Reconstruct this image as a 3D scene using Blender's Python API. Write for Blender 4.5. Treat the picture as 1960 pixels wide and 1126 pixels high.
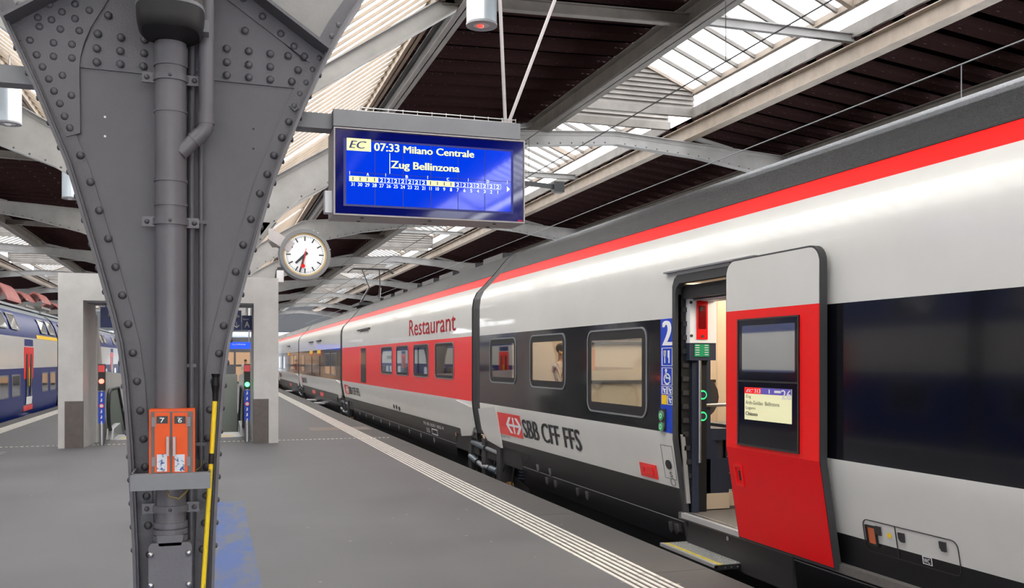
import bpy, math, random
from mathutils import Vector, Matrix
random.seed(7)
for o in list(bpy.data.objects): bpy.data.objects.remove(o, do_unlink=True)
C = bpy.context.scene.collection
# ---------------- camera, world, exposure ----------------
F, VPX, HZ, H = 1800.0, 405.0, 689.0, 1.75
PSI = math.atan(575.0/1800.0); c_, s_ = math.cos(PSI), math.sin(PSI)
cd = bpy.data.cameras.new('camera'); cam = bpy.data.objects.new('camera', cd); C.objects.link(cam)
cam.location = (0, 0, H); cam.rotation_euler = (math.pi/2, 0, -PSI)
cd.sensor_width = 36; cd.sensor_fit = 'HORIZONTAL'; cd.lens = F/1960*36; cd.shift_y = 126/1960
cd.clip_start = .05; cd.clip_end = 600
bpy.context.scene.camera = cam
w = bpy.data.worlds.new('overcast_sky'); bpy.context.scene.world = w; w.use_nodes = True
bg = w.node_tree.nodes['Background']; bg.inputs[0].default_value = (.96, .98, 1.0, 1); bg.inputs[1].default_value = 3.9
vs = bpy.context.scene.view_settings
vs.view_transform = 'Standard'; vs.look = 'None'; vs.gamma = 1; vs.use_curve_mapping = False; vs.exposure = 0.95
# ---------------- projection helpers (camera geometry -> places on known planes) ----------------
def Yx(px, X):
    d = F*X/((px-VPX)*c_); return (d - s_*X)/c_
def Zx(py, X, Y): return H - (py-HZ)*(X*s_+Y*c_)/F
def XY(px, Y):
    k = (px-VPX)*c_; return k*Y*c_/(F-s_*k)
def PT(px, py, z=0):
    d = F*(H-z)/(py-HZ); r = (px-980)*d/F; return (r*c_+d*s_, d*c_-r*s_)
# ---------------- materials ----------------
def srgb(r, g, b):
    f = lambda v: (v/255/12.92) if v/255 <= .04045 else ((v/255+.055)/1.055)**2.4
    return (f(r), f(g), f(b), 1)
def mat(name, col, rough=.5, metal=0, bump=0, bscale=60, var=0, vscale=4, emit=0, ecol=None, coat=0, dark=None, spec=.5, stretch=None):
    m = bpy.data.materials.new(name); m.use_nodes = True; nt = m.node_tree; b = nt.nodes['Principled BSDF']
    b.inputs['Base Color'].default_value = col; b.inputs['Roughness'].default_value = rough
    b.inputs['Metallic'].default_value = metal; b.inputs['Specular IOR Level'].default_value = spec
    if coat: b.inputs['Coat Weight'].default_value = coat; b.inputs['Coat Roughness'].default_value = .04
    if emit: b.inputs['Emission Color'].default_value = ecol or col; b.inputs['Emission Strength'].default_value = emit
    if bump or var:
        tc = nt.nodes.new('ShaderNodeTexCoord'); src = tc.outputs['Object']
        if stretch:
            mp = nt.nodes.new('ShaderNodeMapping'); mp.inputs['Scale'].default_value = stretch
            nt.links.new(src, mp.inputs[0]); src = mp.outputs[0]
    if bump:
        n = nt.nodes.new('ShaderNodeTexNoise'); n.inputs['Scale'].default_value = bscale; n.inputs['Detail'].default_value = 4
        bp = nt.nodes.new('ShaderNodeBump'); bp.inputs['Strength'].default_value = bump; bp.inputs['Distance'].default_value = .01
        nt.links.new(src, n.inputs['Vector']); nt.links.new(n.outputs[0], bp.inputs['Height']); nt.links.new(bp.outputs[0], b.inputs['Normal'])
    if var:
        n = nt.nodes.new('ShaderNodeTexNoise'); n.inputs['Scale'].default_value = vscale; n.inputs['Detail'].default_value = 6; n.inputs['Roughness'].default_value = .65
        r = nt.nodes.new('ShaderNodeValToRGB'); r.color_ramp.elements[0].position = .3; r.color_ramp.elements[1].position = .72
        dk = dark or tuple(v*(1-var) for v in col[:3])+(1,)
        r.color_ramp.elements[0].color = dk; r.color_ramp.elements[1].color = tuple(min(1, v*(1+var*.4)) for v in col[:3])+(1,)
        nt.links.new(src, n.inputs['Vector']); nt.links.new(n.outputs[0], r.inputs[0]); nt.links.new(r.outputs[0], b.inputs['Base Color'])
    return m
def glassmat(name, tint, base=.06, rough=.02, k=1.0):
    m = bpy.data.materials.new(name); m.use_nodes = True; nt = m.node_tree; nt.nodes.clear()
    o = nt.nodes.new('ShaderNodeOutputMaterial'); t = nt.nodes.new('ShaderNodeBsdfTransparent'); g = nt.nodes.new('ShaderNodeBsdfGlossy')
    t.inputs[0].default_value = tint; g.inputs['Roughness'].default_value = rough
    lw = nt.nodes.new('ShaderNodeLayerWeight'); fr = nt.nodes.new('ShaderNodeMath'); fr.operation = 'POWER'; fr.inputs[1].default_value = 4.0; nt.links.new(lw.outputs['Facing'], fr.inputs[0])
    ma = nt.nodes.new('ShaderNodeMath'); ma.operation = 'MULTIPLY_ADD'; ma.inputs[1].default_value = k; ma.inputs[2].default_value = base
    mx = nt.nodes.new('ShaderNodeMixShader')
    nt.links.new(fr.outputs[0], ma.inputs[0]); nt.links.new(ma.outputs[0], mx.inputs[0]); nt.links.new(t.outputs[0], mx.inputs[1]); nt.links.new(g.outputs[0], mx.inputs[2]); nt.links.new(mx.outputs[0], o.inputs[0])
    return m
def frosted(name, col, tr):
    m = bpy.data.materials.new(name); m.use_nodes = True; nt = m.node_tree; nt.nodes.clear()
    o = nt.nodes.new('ShaderNodeOutputMaterial'); t = nt.nodes.new('ShaderNodeBsdfTransparent'); l = nt.nodes.new('ShaderNodeBsdfTranslucent')
    tc = nt.nodes.new('ShaderNodeTexCoord'); n = nt.nodes.new('ShaderNodeTexNoise'); n.inputs['Scale'].default_value = 1.3; n.inputs['Detail'].default_value = 5
    r = nt.nodes.new('ShaderNodeValToRGB'); r.color_ramp.elements[0].color = tuple(v*.82 for v in col[:3])+(1,); r.color_ramp.elements[1].color = col
    r.color_ramp.elements[0].position = .35; r.color_ramp.elements[1].position = .6
    nt.links.new(tc.outputs['Object'], n.inputs[0]); nt.links.new(n.outputs[0], r.inputs[0]); nt.links.new(r.outputs[0], l.inputs[0]); nt.links.new(r.outputs[0], t.inputs[0])
    mx = nt.nodes.new('ShaderNodeMixShader'); mx.inputs[0].default_value = 1-tr
    nt.links.new(t.outputs[0], mx.inputs[1]); nt.links.new(l.outputs[0], mx.inputs[2]); nt.links.new(mx.outputs[0], o.inputs[0])
    return m
def twotone(name, a, b, scale, lo, hi, rough=.7, bump=.2, bscale=120, stretch=(1, 1, 1), spec=.5):
    m = bpy.data.materials.new(name); m.use_nodes = True; nt = m.node_tree; p = nt.nodes['Principled BSDF']; p.inputs['Roughness'].default_value = rough
    p.inputs['Specular IOR Level'].default_value = spec
    tc = nt.nodes.new('ShaderNodeTexCoord'); mp = nt.nodes.new('ShaderNodeMapping'); mp.inputs['Scale'].default_value = stretch
    n = nt.nodes.new('ShaderNodeTexNoise'); n.inputs['Scale'].default_value = scale; n.inputs['Detail'].default_value = 8; n.inputs['Roughness'].default_value = .7
    r = nt.nodes.new('ShaderNodeValToRGB'); r.color_ramp.elements[0].position = lo; r.color_ramp.elements[1].position = hi
    r.color_ramp.elements[0].color = a; r.color_ramp.elements[1].color = b
    nt.links.new(tc.outputs['Object'], mp.inputs[0]); nt.links.new(mp.outputs[0], n.inputs[0]); nt.links.new(n.outputs[0], r.inputs[0]); nt.links.new(r.outputs[0], p.inputs['Base Color'])
    n2 = nt.nodes.new('ShaderNodeTexNoise'); n2.inputs['Scale'].default_value = bscale; bp = nt.nodes.new('ShaderNodeBump'); bp.inputs['Strength'].default_value = bump; bp.inputs['Distance'].default_value = .01
    nt.links.new(tc.outputs['Object'], n2.inputs[0]); nt.links.new(n2.outputs[0], bp.inputs['Height']); nt.links.new(bp.outputs[0], p.inputs['Normal'])
    return m
def asphalt(name, base, fleck, rough=.55):
    m = bpy.data.materials.new(name); m.use_nodes = True; nt = m.node_tree; p = nt.nodes['Principled BSDF']; p.inputs['Roughness'].default_value = rough
    tc = nt.nodes.new('ShaderNodeTexCoord')
    big = nt.nodes.new('ShaderNodeTexNoise'); big.inputs['Scale'].default_value = .55; big.inputs['Detail'].default_value = 9; big.inputs['Roughness'].default_value = .62
    r1 = nt.nodes.new('ShaderNodeValToRGB'); r1.color_ramp.elements[0].position = .3; r1.color_ramp.elements[1].position = .72
    r1.color_ramp.elements[0].color = tuple(v*.74 for v in base[:3])+(1,); r1.color_ramp.elements[1].color = tuple(v*1.2 for v in base[:3])+(1,)
    sm = nt.nodes.new('ShaderNodeTexNoise'); sm.inputs['Scale'].default_value = 240; sm.inputs['Detail'].default_value = 3
    r2 = nt.nodes.new('ShaderNodeValToRGB'); r2.color_ramp.elements[0].position = .35; r2.color_ramp.elements[1].position = .65
    r2.color_ramp.elements[0].color = (.72, .72, .72, 1); r2.color_ramp.elements[1].color = (1.2, 1.2, 1.2, 1)
    mu = nt.nodes.new('ShaderNodeMixRGB'); mu.blend_type = 'MULTIPLY'; mu.inputs[0].default_value = 1
    vo = nt.nodes.new('ShaderNodeTexVoronoi'); vo.inputs['Scale'].default_value = 2.6; r3 = nt.nodes.new('ShaderNodeValToRGB')
    r3.color_ramp.elements[0].position = .035; r3.color_ramp.elements[1].position = .05; r3.color_ramp.elements[0].color = (1, 1, 1, 1); r3.color_ramp.elements[1].color = (0, 0, 0, 1)
    m2 = nt.nodes.new('ShaderNodeMixRGB'); m2.inputs[2].default_value = fleck
    L = nt.links.new
    for n in (big, sm, vo): L(tc.outputs['Object'], n.inputs['Vector'])
    L(big.outputs[0], r1.inputs[0]); L(sm.outputs[0], r2.inputs[0]); L(r1.outputs[0], mu.inputs[1]); L(r2.outputs[0], mu.inputs[2])
    L(vo.outputs['Distance'], r3.inputs[0]); L(r3.outputs[0], m2.inputs[0]); L(mu.outputs[0], m2.inputs[1]); L(m2.outputs[0], p.inputs['Base Color'])
    bp = nt.nodes.new('ShaderNodeBump'); bp.inputs['Strength'].default_value = .25; bp.inputs['Distance'].default_value = .004; L(sm.outputs[0], bp.inputs['Height']); L(bp.outputs[0], p.inputs['Normal'])
    rr = nt.nodes.new('ShaderNodeMapRange'); rr.inputs[3].default_value = rough-.12; rr.inputs[4].default_value = rough+.2; L(big.outputs[0], rr.inputs[0]); L(rr.outputs[0], p.inputs['Roughness'])
    return m
M = {}
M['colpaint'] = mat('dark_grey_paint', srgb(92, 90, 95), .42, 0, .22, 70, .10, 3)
M['colpaint2'] = mat('pipe_grey_and_lit_flange', srgb(104, 102, 106), .4, 0, .12, 50, .10, 3)
M['rivet'] = mat('rivet_paint', srgb(80, 78, 83), .38)
M['girder'] = mat('girder_paint', srgb(140, 138, 136), .5, 0, .1, 40, .22, 1.5)
M['girder2'] = mat('dusty_girder_paint', srgb(120, 114, 108), .6, 0, .1, 40, .3, 2)
M['tan'] = mat('weathered_tan_paint', srgb(150, 136, 122), .6, 0, .15, 40, .3, 2)
M['deck'] = twotone('dark_deck_light_flecks', srgb(50, 35, 35), srgb(150, 136, 134), 7, .63, .70, 1.0, .3, 30, (1, 4, 1), 0)  # pale flecks paint in light leaking onto the dark planks
M['deckback'] = mat('shade_black_deck_back', srgb(5, 3, 3), 1.0, 0, 0, 1, .3, 2, spec=0)  # near black puts the shade between the planks into the colour
M['black'] = mat('matt_black', srgb(24, 24, 26), .5)
M['rubber'] = mat('black_rubber', srgb(50, 50, 52), .55)
M['white'] = mat('white_train_paint', srgb(207, 206, 203), .3, 0, 0, 1, .05, 1.2, coat=.35)
M['red'] = mat('red_train_paint', srgb(236, 18, 20), .3, coat=.15, spec=.3)
M['redstripe'] = mat('red_roof_stripe', srgb(236, 24, 22), .4, 0, .1, 300, coat=.1, spec=.3)
M['reddoor'] = mat('red_door_paint', srgb(226, 0, 14), .4, spec=.25)
M['band'] = mat('black_window_band', srgb(14, 15, 21), .10, coat=.15)
M['skirt'] = mat('black_skirt', srgb(25, 25, 28), .35, 0, 0, 1, .2, 3, spec=.3)
M['roofdk'] = twotone('wet_dark_roof_glints', srgb(20, 20, 23), srgb(88, 88, 94), 130, .54, .70, .24, .5, 200)  # pale speckle paints the sparkle of droplets into the dark roof colour
M['glass'] = glassmat('window_glass', (.80, .81, .80, 1), .10)
M['dglass'] = glassmat('dark_window_glass', (.25, .27, .3, 1), .16)
M['cglass'] = glassmat('clear_glass', (.82, .87, .85, 1), .05)
M['beige'] = mat('beige_interior', srgb(205, 186, 165), .6)
M['beigelit'] = mat('lit_pale_interior', srgb(228, 216, 200), .6)  # paler copy of the beige, with lamp light put into the colour
M['navy'] = mat('navy_laminate', srgb(44, 50, 68), .45, 0, 0, 1, .2, 12, stretch=(1, 1, 8))
M['ifloor'] = mat('interior_floor', srgb(96, 92, 90), .6, 0, 0, 1, .2, 30)
M['lamp'] = mat('interior_light', srgb(255, 240, 215), .5, emit=13, ecol=(1, .88, .70, 1))
M['greenring'] = mat('lit_green_ring', srgb(20, 200, 70), .3, emit=.9, ecol=(.05, .9, .25, 1))
M['grip'] = mat('black_grip', srgb(12, 12, 13), .5, spec=.3)
M['steel'] = mat('brushed_steel', srgb(190, 190, 190), .3, 1)
M['alu'] = mat('aluminium', srgb(200, 200, 202), .4, .7)
M['grey'] = mat('mid_grey_paint', srgb(125, 126, 130), .45, 0, .05, 60, .12, 3)
M['damper'] = mat('blue_grey_paint', srgb(74, 84, 96), .35)
M['signgrey'] = mat('sign_case_grey', srgb(168, 162, 162), .4, .2, 0, 1, .08, 3)
M['signblue'] = mat('sign_glass_blue', srgb(4, 14, 100), .04, coat=1.0)
M['screen'] = mat('screen_blue', srgb(0, 40, 190), .04, emit=.26, ecol=srgb(0, 66, 225), coat=1.0)
M['yellowtxt'] = mat('pale_yellow_lcd', srgb(240, 245, 150), .3, emit=.38, ecol=srgb(238, 245, 150))
M['whitetxt'] = mat('white_lcd', srgb(215, 230, 255), .3, emit=.4, ecol=srgb(215, 228, 255))
M['navytxt'] = mat('navy_lcd', srgb(10, 20, 120), .3)
M['redtxt'] = mat('red_print', srgb(225, 30, 40), .4)
M['orange'] = mat('orange_enamel', srgb(232, 84, 0), .38, 0, .05, 80, .12, 5, spec=.3)
M['key'] = mat('black_tag', srgb(20, 20, 22), .4)
M['wtext'] = mat('white_print', srgb(232, 232, 235), .5)
M['btext'] = mat('black_print', srgb(38, 38, 42), .45)
M['sticker'] = twotone('peeling_sticker', srgb(40, 70, 130), srgb(205, 212, 220), 38, .40, .44, .5)
M['yellow'] = twotone('chipped_yellow', srgb(30, 28, 20), srgb(238, 205, 30), 20, .33, .36, .4, .05, 60, (1, 1, .3))
M['yellow2'] = mat('yellow_print', srgb(245, 200, 20), .4)
M['concrete'] = mat('smooth_concrete', srgb(206, 205, 202), .7, 0, .12, 90, .13, 2.2)
M['plate'] = mat('brown_grey_plate', srgb(104, 96, 92), .45, .3, 0, 1, .2, 6)
M['asphalt'] = asphalt('platform_asphalt', srgb(101, 100, 103), srgb(138, 138, 135), .6)
M['edge'] = asphalt('platform_edge_stone', srgb(86, 83, 82), srgb(150, 148, 140), .65)
M['linewhite'] = twotone('tactile_white', srgb(150, 148, 145), srgb(226, 222, 214), 9, .3, .48, .6, .2)
M['bluefloor'] = twotone('worn_blue_paint', srgb(96, 98, 104), srgb(62, 88, 146), 2.6, .42, .56, .6, .2, 240, (1, .35, 1))
M['patch'] = mat('reddish_repair', srgb(126, 116, 110), .7, 0, .2, 200, .1, 4)
M['ballast'] = twotone('dirty_ballast', srgb(24, 20, 18), srgb(66, 54, 46), 22, .35, .7, .9, 1.0, 25)
M['rust'] = mat('rusty_steel', srgb(84, 62, 48), .6, .4, .3, 60, .4, 10)
M['blue'] = mat('blue_train_paint', srgb(8, 36, 110), .35, spec=.3)
M['blueprint'] = mat('blue_print', srgb(10, 62, 190), .4)
M['ltgrey'] = mat('light_grey_roof', srgb(150, 156, 160), .45, 0, 0, 1, .2, 2)
M['sky'] = frosted('frosted_roof_glass', (.85, .86, .87, 1), .45)
M['skyclear'] = frosted('clear_roof_glass', (1, 1, 1, 1), .85)
M['valleyglass'] = frosted('dirty_valley_glass', (.80, .77, .72, 1), .3)
M['clockface'] = mat('clock_face', srgb(238, 241, 243), .35, coat=.3)
M['clockgold'] = mat('clock_inner_ring', srgb(205, 175, 120), .4)
M['lampbody'] = mat('lamp_aluminium', srgb(196, 206, 214), .28, .6)
M['lampred'] = mat('red_lamp_reflector', srgb(220, 60, 55), .2, emit=.3, ecol=(1, .15, .1, 1))
M['darkgr'] = mat('dark_grey_housing', srgb(46, 44, 46), .55)
M['spkr'] = mat('soot_black_shell', srgb(30, 28, 28), .6)
M['cable'] = mat('dull_yellow_cable', srgb(120, 106, 66), .6)
M['mesh'] = twotone('perforated_mesh', srgb(20, 20, 20), srgb(96, 92, 90), 180, .47, .53, .5)
M['green'] = mat('green_button', srgb(16, 110, 55), .3, emit=.12, ecol=(.05, .8, .25, 1))
M['greenlamp'] = mat('green_lamp', srgb(20, 230, 60), .3, emit=4, ecol=(.05, 1, .15, 1))
M['redlamp'] = mat('red_lamp', srgb(255, 60, 50), .3, emit=4, ecol=(1, .08, .05, 1))
M['orangelamp'] = mat('orange_lamp', srgb(170, 80, 50), .3, emit=.05, ecol=(1, .3, .1, 1))
M['greenlabel'] = mat('green_notice', srgb(0, 145, 95), .5)
M['lcdcream'] = mat('cream_lcd', srgb(225, 222, 180), .25, emit=.2, ecol=srgb(226, 222, 180))
M['lcdred'] = mat('red_lcd', srgb(222, 30, 25), .25, emit=.3, ecol=srgb(222, 30, 25))
M['lcdviolet'] = mat('violet_lcd', srgb(84, 74, 150), .25, emit=.3, ecol=srgb(84, 74, 150))
M['skin'] = mat('skin', srgb(205, 150, 122), .5)
M['hair'] = mat('dark_hair', srgb(50, 36, 28), .6)
M['lanyard'] = mat('yellow_lanyard', srgb(230, 170, 30), .5)
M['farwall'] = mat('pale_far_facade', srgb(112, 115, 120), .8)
M['facdark'] = mat('dark_painted_facade', srgb(28, 29, 32), .9)  # upper facade coloured near black to stand in for the dim roof beams
M['clockrim'] = mat('clock_case_grey', srgb(112, 112, 114), .35, .5)
M['redlet'] = mat('dark_red_lettering', srgb(165, 0, 22), .5, spec=.2)
M['shoplit'] = mat('lit_shop_window', srgb(120, 95, 78), .4, emit=.24, ecol=(1, .62, .36, 1))
M['farblue'] = mat('far_blue_screen', srgb(10, 50, 180), .3, emit=.8, ecol=srgb(20, 70, 230))
M['signnavy'] = mat('navy_sign', srgb(14, 38, 110), .4)
M['cloth1'] = mat('dark_coat', srgb(50, 54, 70), .8)
M['cloth2'] = mat('red_coat', srgb(150, 50, 45), .8)
M['awning'] = mat('rusty_red_sheet', srgb(170, 100, 95), .6, 0, .2, 20, .35, 2)
M['tread'] = mat('ribbed_tread', srgb(150, 148, 142), .45, .3, .3, 90, .2, 20)
m = bpy.data.materials.new('striped_shirt'); m.use_nodes = True; M['shirt'] = m; nt = m.node_tree
tc = nt.nodes.new('ShaderNodeTexCoord'); wv = nt.nodes.new('ShaderNodeTexWave'); wv.inputs['Scale'].default_value = 9; r = nt.nodes.new('ShaderNodeValToRGB')
r.color_ramp.elements[0].position = .55; r.color_ramp.elements[1].position = .7; r.color_ramp.elements[0].color = srgb(232, 226, 220); r.color_ramp.elements[1].color = srgb(160, 120, 110)
nt.links.new(tc.outputs['Object'], wv.inputs[0]); nt.links.new(wv.outputs[0], r.inputs[0]); nt.links.new(r.outputs[0], nt.nodes['Principled BSDF'].inputs['Base Color'])
# ---------------- object helpers ----------------
def worldloc(o):
    v = Vector((0, 0, 0))
    while o: v += o.location; o = o.parent
    return v
def obj(name, me, parent=None):
    o = bpy.data.objects.new(name, me); C.objects.link(o)
    if parent: o.parent = parent
    return o
def tag(o, label=None, cat=None, group=None, kind=None):
    if label: o['label'] = label
    if cat: o['category'] = cat
    if group: o['group'] = group
    if kind: o['kind'] = kind
    return o
def thing(name, label, cat, loc=(0, 0, 0), group=None):
    o = bpy.data.objects.new(name, None); C.objects.link(o); o.location = loc; o.empty_display_size = .2
    return tag(o, label, cat, group)
def copy_tree(o, dx, label=None, parent=None):
    n = o.copy(); C.objects.link(n)
    if parent: n.parent = parent
    else: n.location = o.location + Vector(dx)
    if label: n['label'] = label
    for ch in o.children: copy_tree(ch, dx, None, n)
    return n
def rrect(a0, a1, b0, b1, r, n=5):
    pts = []
    for (ca, cb, t0) in ((a1-r, b1-r, 0), (a0+r, b1-r, 90), (a0+r, b0+r, 180), (a1-r, b0+r, 270)):
        for i in range(n+1):
            t = math.radians(t0+90*i/n); pts.append((ca+r*math.cos(t), cb+r*math.sin(t)))
    return pts
def ellipse(cx, cy, rx, ry, n=20): return [(cx+rx*math.cos(2*math.pi*i/n), cy+ry*math.sin(2*math.pi*i/n)) for i in range(n)]
class MB:
    def __init__(s): s.v = []; s.f = []; s.sm = []
    def add(s, vs, fs, smooth=False):
        o = len(s.v); s.v += [tuple(v) for v in vs]; s.f += [tuple(i+o for i in f) for f in fs]; s.sm += [smooth]*len(fs); return s
    def box(s, x0, x1, y0, y1, z0, z1):
        vs = [(x, y, z) for z in (z0, z1) for y in (y0, y1) for x in (x0, x1)]
        return s.add(vs, [(0, 2, 3, 1), (4, 5, 7, 6), (0, 1, 5, 4), (2, 6, 7, 3), (0, 4, 6, 2), (1, 3, 7, 5)])
    def bev(s, x0, x1, y0, y1, z0, z1, b=.01):
        # box with chamfered vertical edges
        p = [(x0+b, y0), (x1-b, y0), (x1, y0+b), (x1, y1-b), (x1-b, y1), (x0+b, y1), (x0, y1-b), (x0, y0+b)]
        n = len(p); vs = [(a, q, z) for z in (z0, z1) for a, q in p]
        return s.add(vs, [tuple(reversed(range(n))), tuple(range(n, 2*n))]+[(i, (i+1) % n, n+(i+1) % n, n+i) for i in range(n)])
    def prism(s, pts, fn, t0, t1, smooth=False):
        # pts 2D, fn(a,b,t)->3D
        n = len(pts); vs = [fn(a, b, t0) for a, b in pts]+[fn(a, b, t1) for a, b in pts]
        return s.add(vs, [tuple(range(n)), tuple(reversed(range(n, 2*n)))]+[((i+1) % n, i, n+i, n+(i+1) % n) for i in range(n)], smooth)
    def flat(s, pts3): return s.add(pts3, [tuple(range(len(pts3)))])
    def ring(s, outer, inner, fn, t0, t1):
        n = len(outer); vs = [fn(a, b, t0) for a, b in outer]+[fn(a, b, t0) for a, b in inner]+[fn(a, b, t1) for a, b in outer]+[fn(a, b, t1) for a, b in inner]
        fs = []
        for i in range(n):
            j = (i+1) % n; fs += [(i, j, n+j, n+i), (2*n+i, 3*n+i, 3*n+j, 2*n+j), (i, 2*n+i, 2*n+j, j), (n+i, n+j, 3*n+j, 3*n+i)]
        return s.add(vs, fs)
    def tube(s, pts, r, n=12, cap=True, r2=None):
        pts = [Vector(p) for p in pts]; vs = []; fs = []; up = None
        for i, p in enumerate(pts):
            t = (pts[min(i+1, len(pts)-1)]-pts[max(i-1, 0)]).normalized()
            if up is None: up = t.orthogonal().normalized()
            up = (up - t*up.dot(t)).normalized(); w_ = t.cross(up)
            rr = r if r2 is None else r+(r2-r)*i/(len(pts)-1)
            for k in range(n):
                a = 2*math.pi*k/n; vs.append(p+(up*math.cos(a)+w_*math.sin(a))*rr)
        for i in range(len(pts)-1):
            for k in range(n): fs.append((i*n+k, i*n+(k+1) % n, (i+1)*n+(k+1) % n, (i+1)*n+k))
        s.add(vs, fs, n > 6)
        if cap:
            s.add(vs[:n], [tuple(reversed(range(n)))]); s.add(vs[-n:], [tuple(range(n))])
        return s
    def bar(s, a, b, w_, h, up=(0, 0, 1)):
        a, b = Vector(a), Vector(b); t = (b-a).normalized(); u = Vector(up); u = (u-t*u.dot(t)).normalized(); q = t.cross(u)
        vs = [p+q*(i*w_/2)+u*(j*h/2) for p in (a, b) for i, j in ((-1, -1), (1, -1), (1, 1), (-1, 1))]
        return s.add(vs, [(0, 1, 2, 3), (7, 6, 5, 4), (0, 4, 5, 1), (1, 5, 6, 2), (2, 6, 7, 3), (3, 7, 4, 0)])
    def ibeam(s, a, b, w_, h, t=.02, up=(0, 0, 1)):
        a, b = Vector(a), Vector(b); d = (b-a).normalized(); u = Vector(up); u = (u-d*u.dot(d)).normalized()
        s.bar(a, b, t, h, up); s.bar(a+u*(h/2-t/2), b+u*(h/2-t/2), w_, t, up); s.bar(a-u*(h/2-t/2), b-u*(h/2-t/2), w_, t, up); return s
    def sphere(s, c, r, n=10, m=6, sc=(1, 1, 1)):
        vs = []; fs = []
        for j in range(m+1):
            for i in range(n):
                a = 2*math.pi*i/n; b = math.pi*j/m; vs.append((c[0]+r*sc[0]*math.sin(b)*math.cos(a), c[1]+r*sc[1]*math.sin(b)*math.sin(a), c[2]+r*sc[2]*math.cos(b)))
        for j in range(m):
            for i in range(n): fs.append((j*n+i, (j+1)*n+i, (j+1)*n+(i+1) % n, j*n+(i+1) % n))
        return s.add(vs, fs, True)
    def build(s, name, m, parent=None, loc=None):
        off = worldloc(parent) if parent else Vector(loc or (0, 0, 0))
        me = bpy.data.meshes.new(name); me.from_pydata([(v[0]-off.x, v[1]-off.y, v[2]-off.z) for v in s.v], [], s.f)
        me.polygons.foreach_set('use_smooth', s.sm); me.materials.append(M[m] if isinstance(m, str) else m); me.validate(); me.update()
        o = obj(name, me, parent)
        if not parent and loc: o.location = loc
        return o
PXZ = lambda Y: (lambda a, b, t: (a, Y+t, b))          # plane facing -Y
def raised(fn, a, b, k):
    # copy k of a thickened letter lies a hair prouder than the one below it
    p = Vector(fn(a, b)); n = (Vector(fn(a+.01, b))-p).cross(Vector(fn(a, b+.01))-p).normalized()
    if n.dot(Vector((0, 0, H))-p) < 0: n = -n
    return lambda u, v: tuple(Vector(fn(u, v))+n*.0005*k)
# text -> 2D triangles normalised to a unit box
_tc = {}
def text2d(s, bold=0.0):
    key = (s, bold)
    if key in _tc: return _tc[key]
    cu = bpy.data.curves.new('t', 'FONT'); cu.body = s; cu.resolution_u = 3; cu.offset = min(bold, 0)
    o = bpy.data.objects.new('t', cu); C.objects.link(o); bpy.context.view_layer.update()
    me = bpy.data.meshes.new_from_object(o.evaluated_get(bpy.context.evaluated_depsgraph_get()))
    vs = [(v.co.x, v.co.y) for v in me.vertices]; fs = [tuple(p.vertices) for p in me.polygons]
    bpy.data.objects.remove(o); bpy.data.curves.remove(cu); bpy.data.meshes.remove(me)
    x0 = min(v[0] for v in vs); x1 = max(v[0] for v in vs); y0 = min(v[1] for v in vs); y1 = max(v[1] for v in vs)
    vs = [((x-x0)/(x1-x0), (y-y0)/(y1-y0)) for x, y in vs]; _tc[key] = (vs, fs); return vs, fs
def text(mb, s, fn, a0, a1, b0, b1, bold=.0, slant=0):
    vs, fs = text2d(s, min(bold, 0))
    e = abs(b1-b0)*max(bold, 0)*.9*(1 if a1 > a0 else -1); e = max(-abs(a1-a0)*.1, min(abs(a1-a0)*.1, e))
    for k_, sh in enumerate((0,) if bold <= 0 else (-1, -.5, 0, .5, 1)):
        g_ = raised(fn, a0, b0, k_); mb.add([g_(a0+e+(a1-a0-2*e)*u+sh*e+slant*(b1-b0)*v, b0+(b1-b0)*v) for u, v in vs], fs)
    return mb
# ================= SETTING =================
XE, XL = 3.97, -5.56
YN, YF = -62, 118
# platform slab with the stairwell left open
HX0, HX1, HY0, HY1 = -2.30, .80, 23.6, 32.0
mb = MB()
for (x0, x1, y0, y1) in ((-4.76, 3.09, YN, HY0), (-4.76, HX0, HY0, HY1), (HX1, 3.09, HY0, HY1), (-4.76, 3.09, HY1, YF)): mb.box(x0, x1, y0, y1, -1.0, 0)
plat = tag(mb.build('floor', 'asphalt'), kind='structure')
for x0, x1 in ((3.09, XE), (XL, -4.76)):
    n = 0; y = YN
    while y < YF:
        L_ = 3.0 if y < 50 else 12.0
        MB().box(x0, x1, y+.004, min(y+L_, YF)-.004, -1.0, -.001).build('edge_stone', 'edge', plat); y += L_
for i in range(6):
    a = 3.09+i*.0645; MB().box(a, a+.032, YN, YF, -.01, .006).build('tactile_strip', 'linewhite', plat)
    a = -5.13+i*.0645; MB().box(a, a+.032, YN, YF, -.01, .006).build('tactile_strip', 'linewhite', plat)
mb = MB()
for i in range(90):
    x = -4.7+i*.095
    if not (-2.9 < x < -2.35 or .85 < x < 1.36): mb.box(x, x+.05, 20.97, 21.03, -.01, .006)
tag(mb.build('studded_joint_strip', 'linewhite', plat), kind='stuff')
MB().box(-.61, .37, -2, 12.1, -.01, .005).build('blue_marking', 'bluefloor', plat)
x, y = PT(650, 821); MB().box(x-.75, x+.75, y-.55, y+.55, -.01, .003).build('repair_patch', 'patch', plat)
mb = MB()
for i in range(26): mb.box(-6.0+.9+i*.055, -6.0+.93+i*.055, 19.0, 20.0, -.01, .004)
tag(mb.build('drain_grate', 'grey', plat), kind='stuff')
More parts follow.
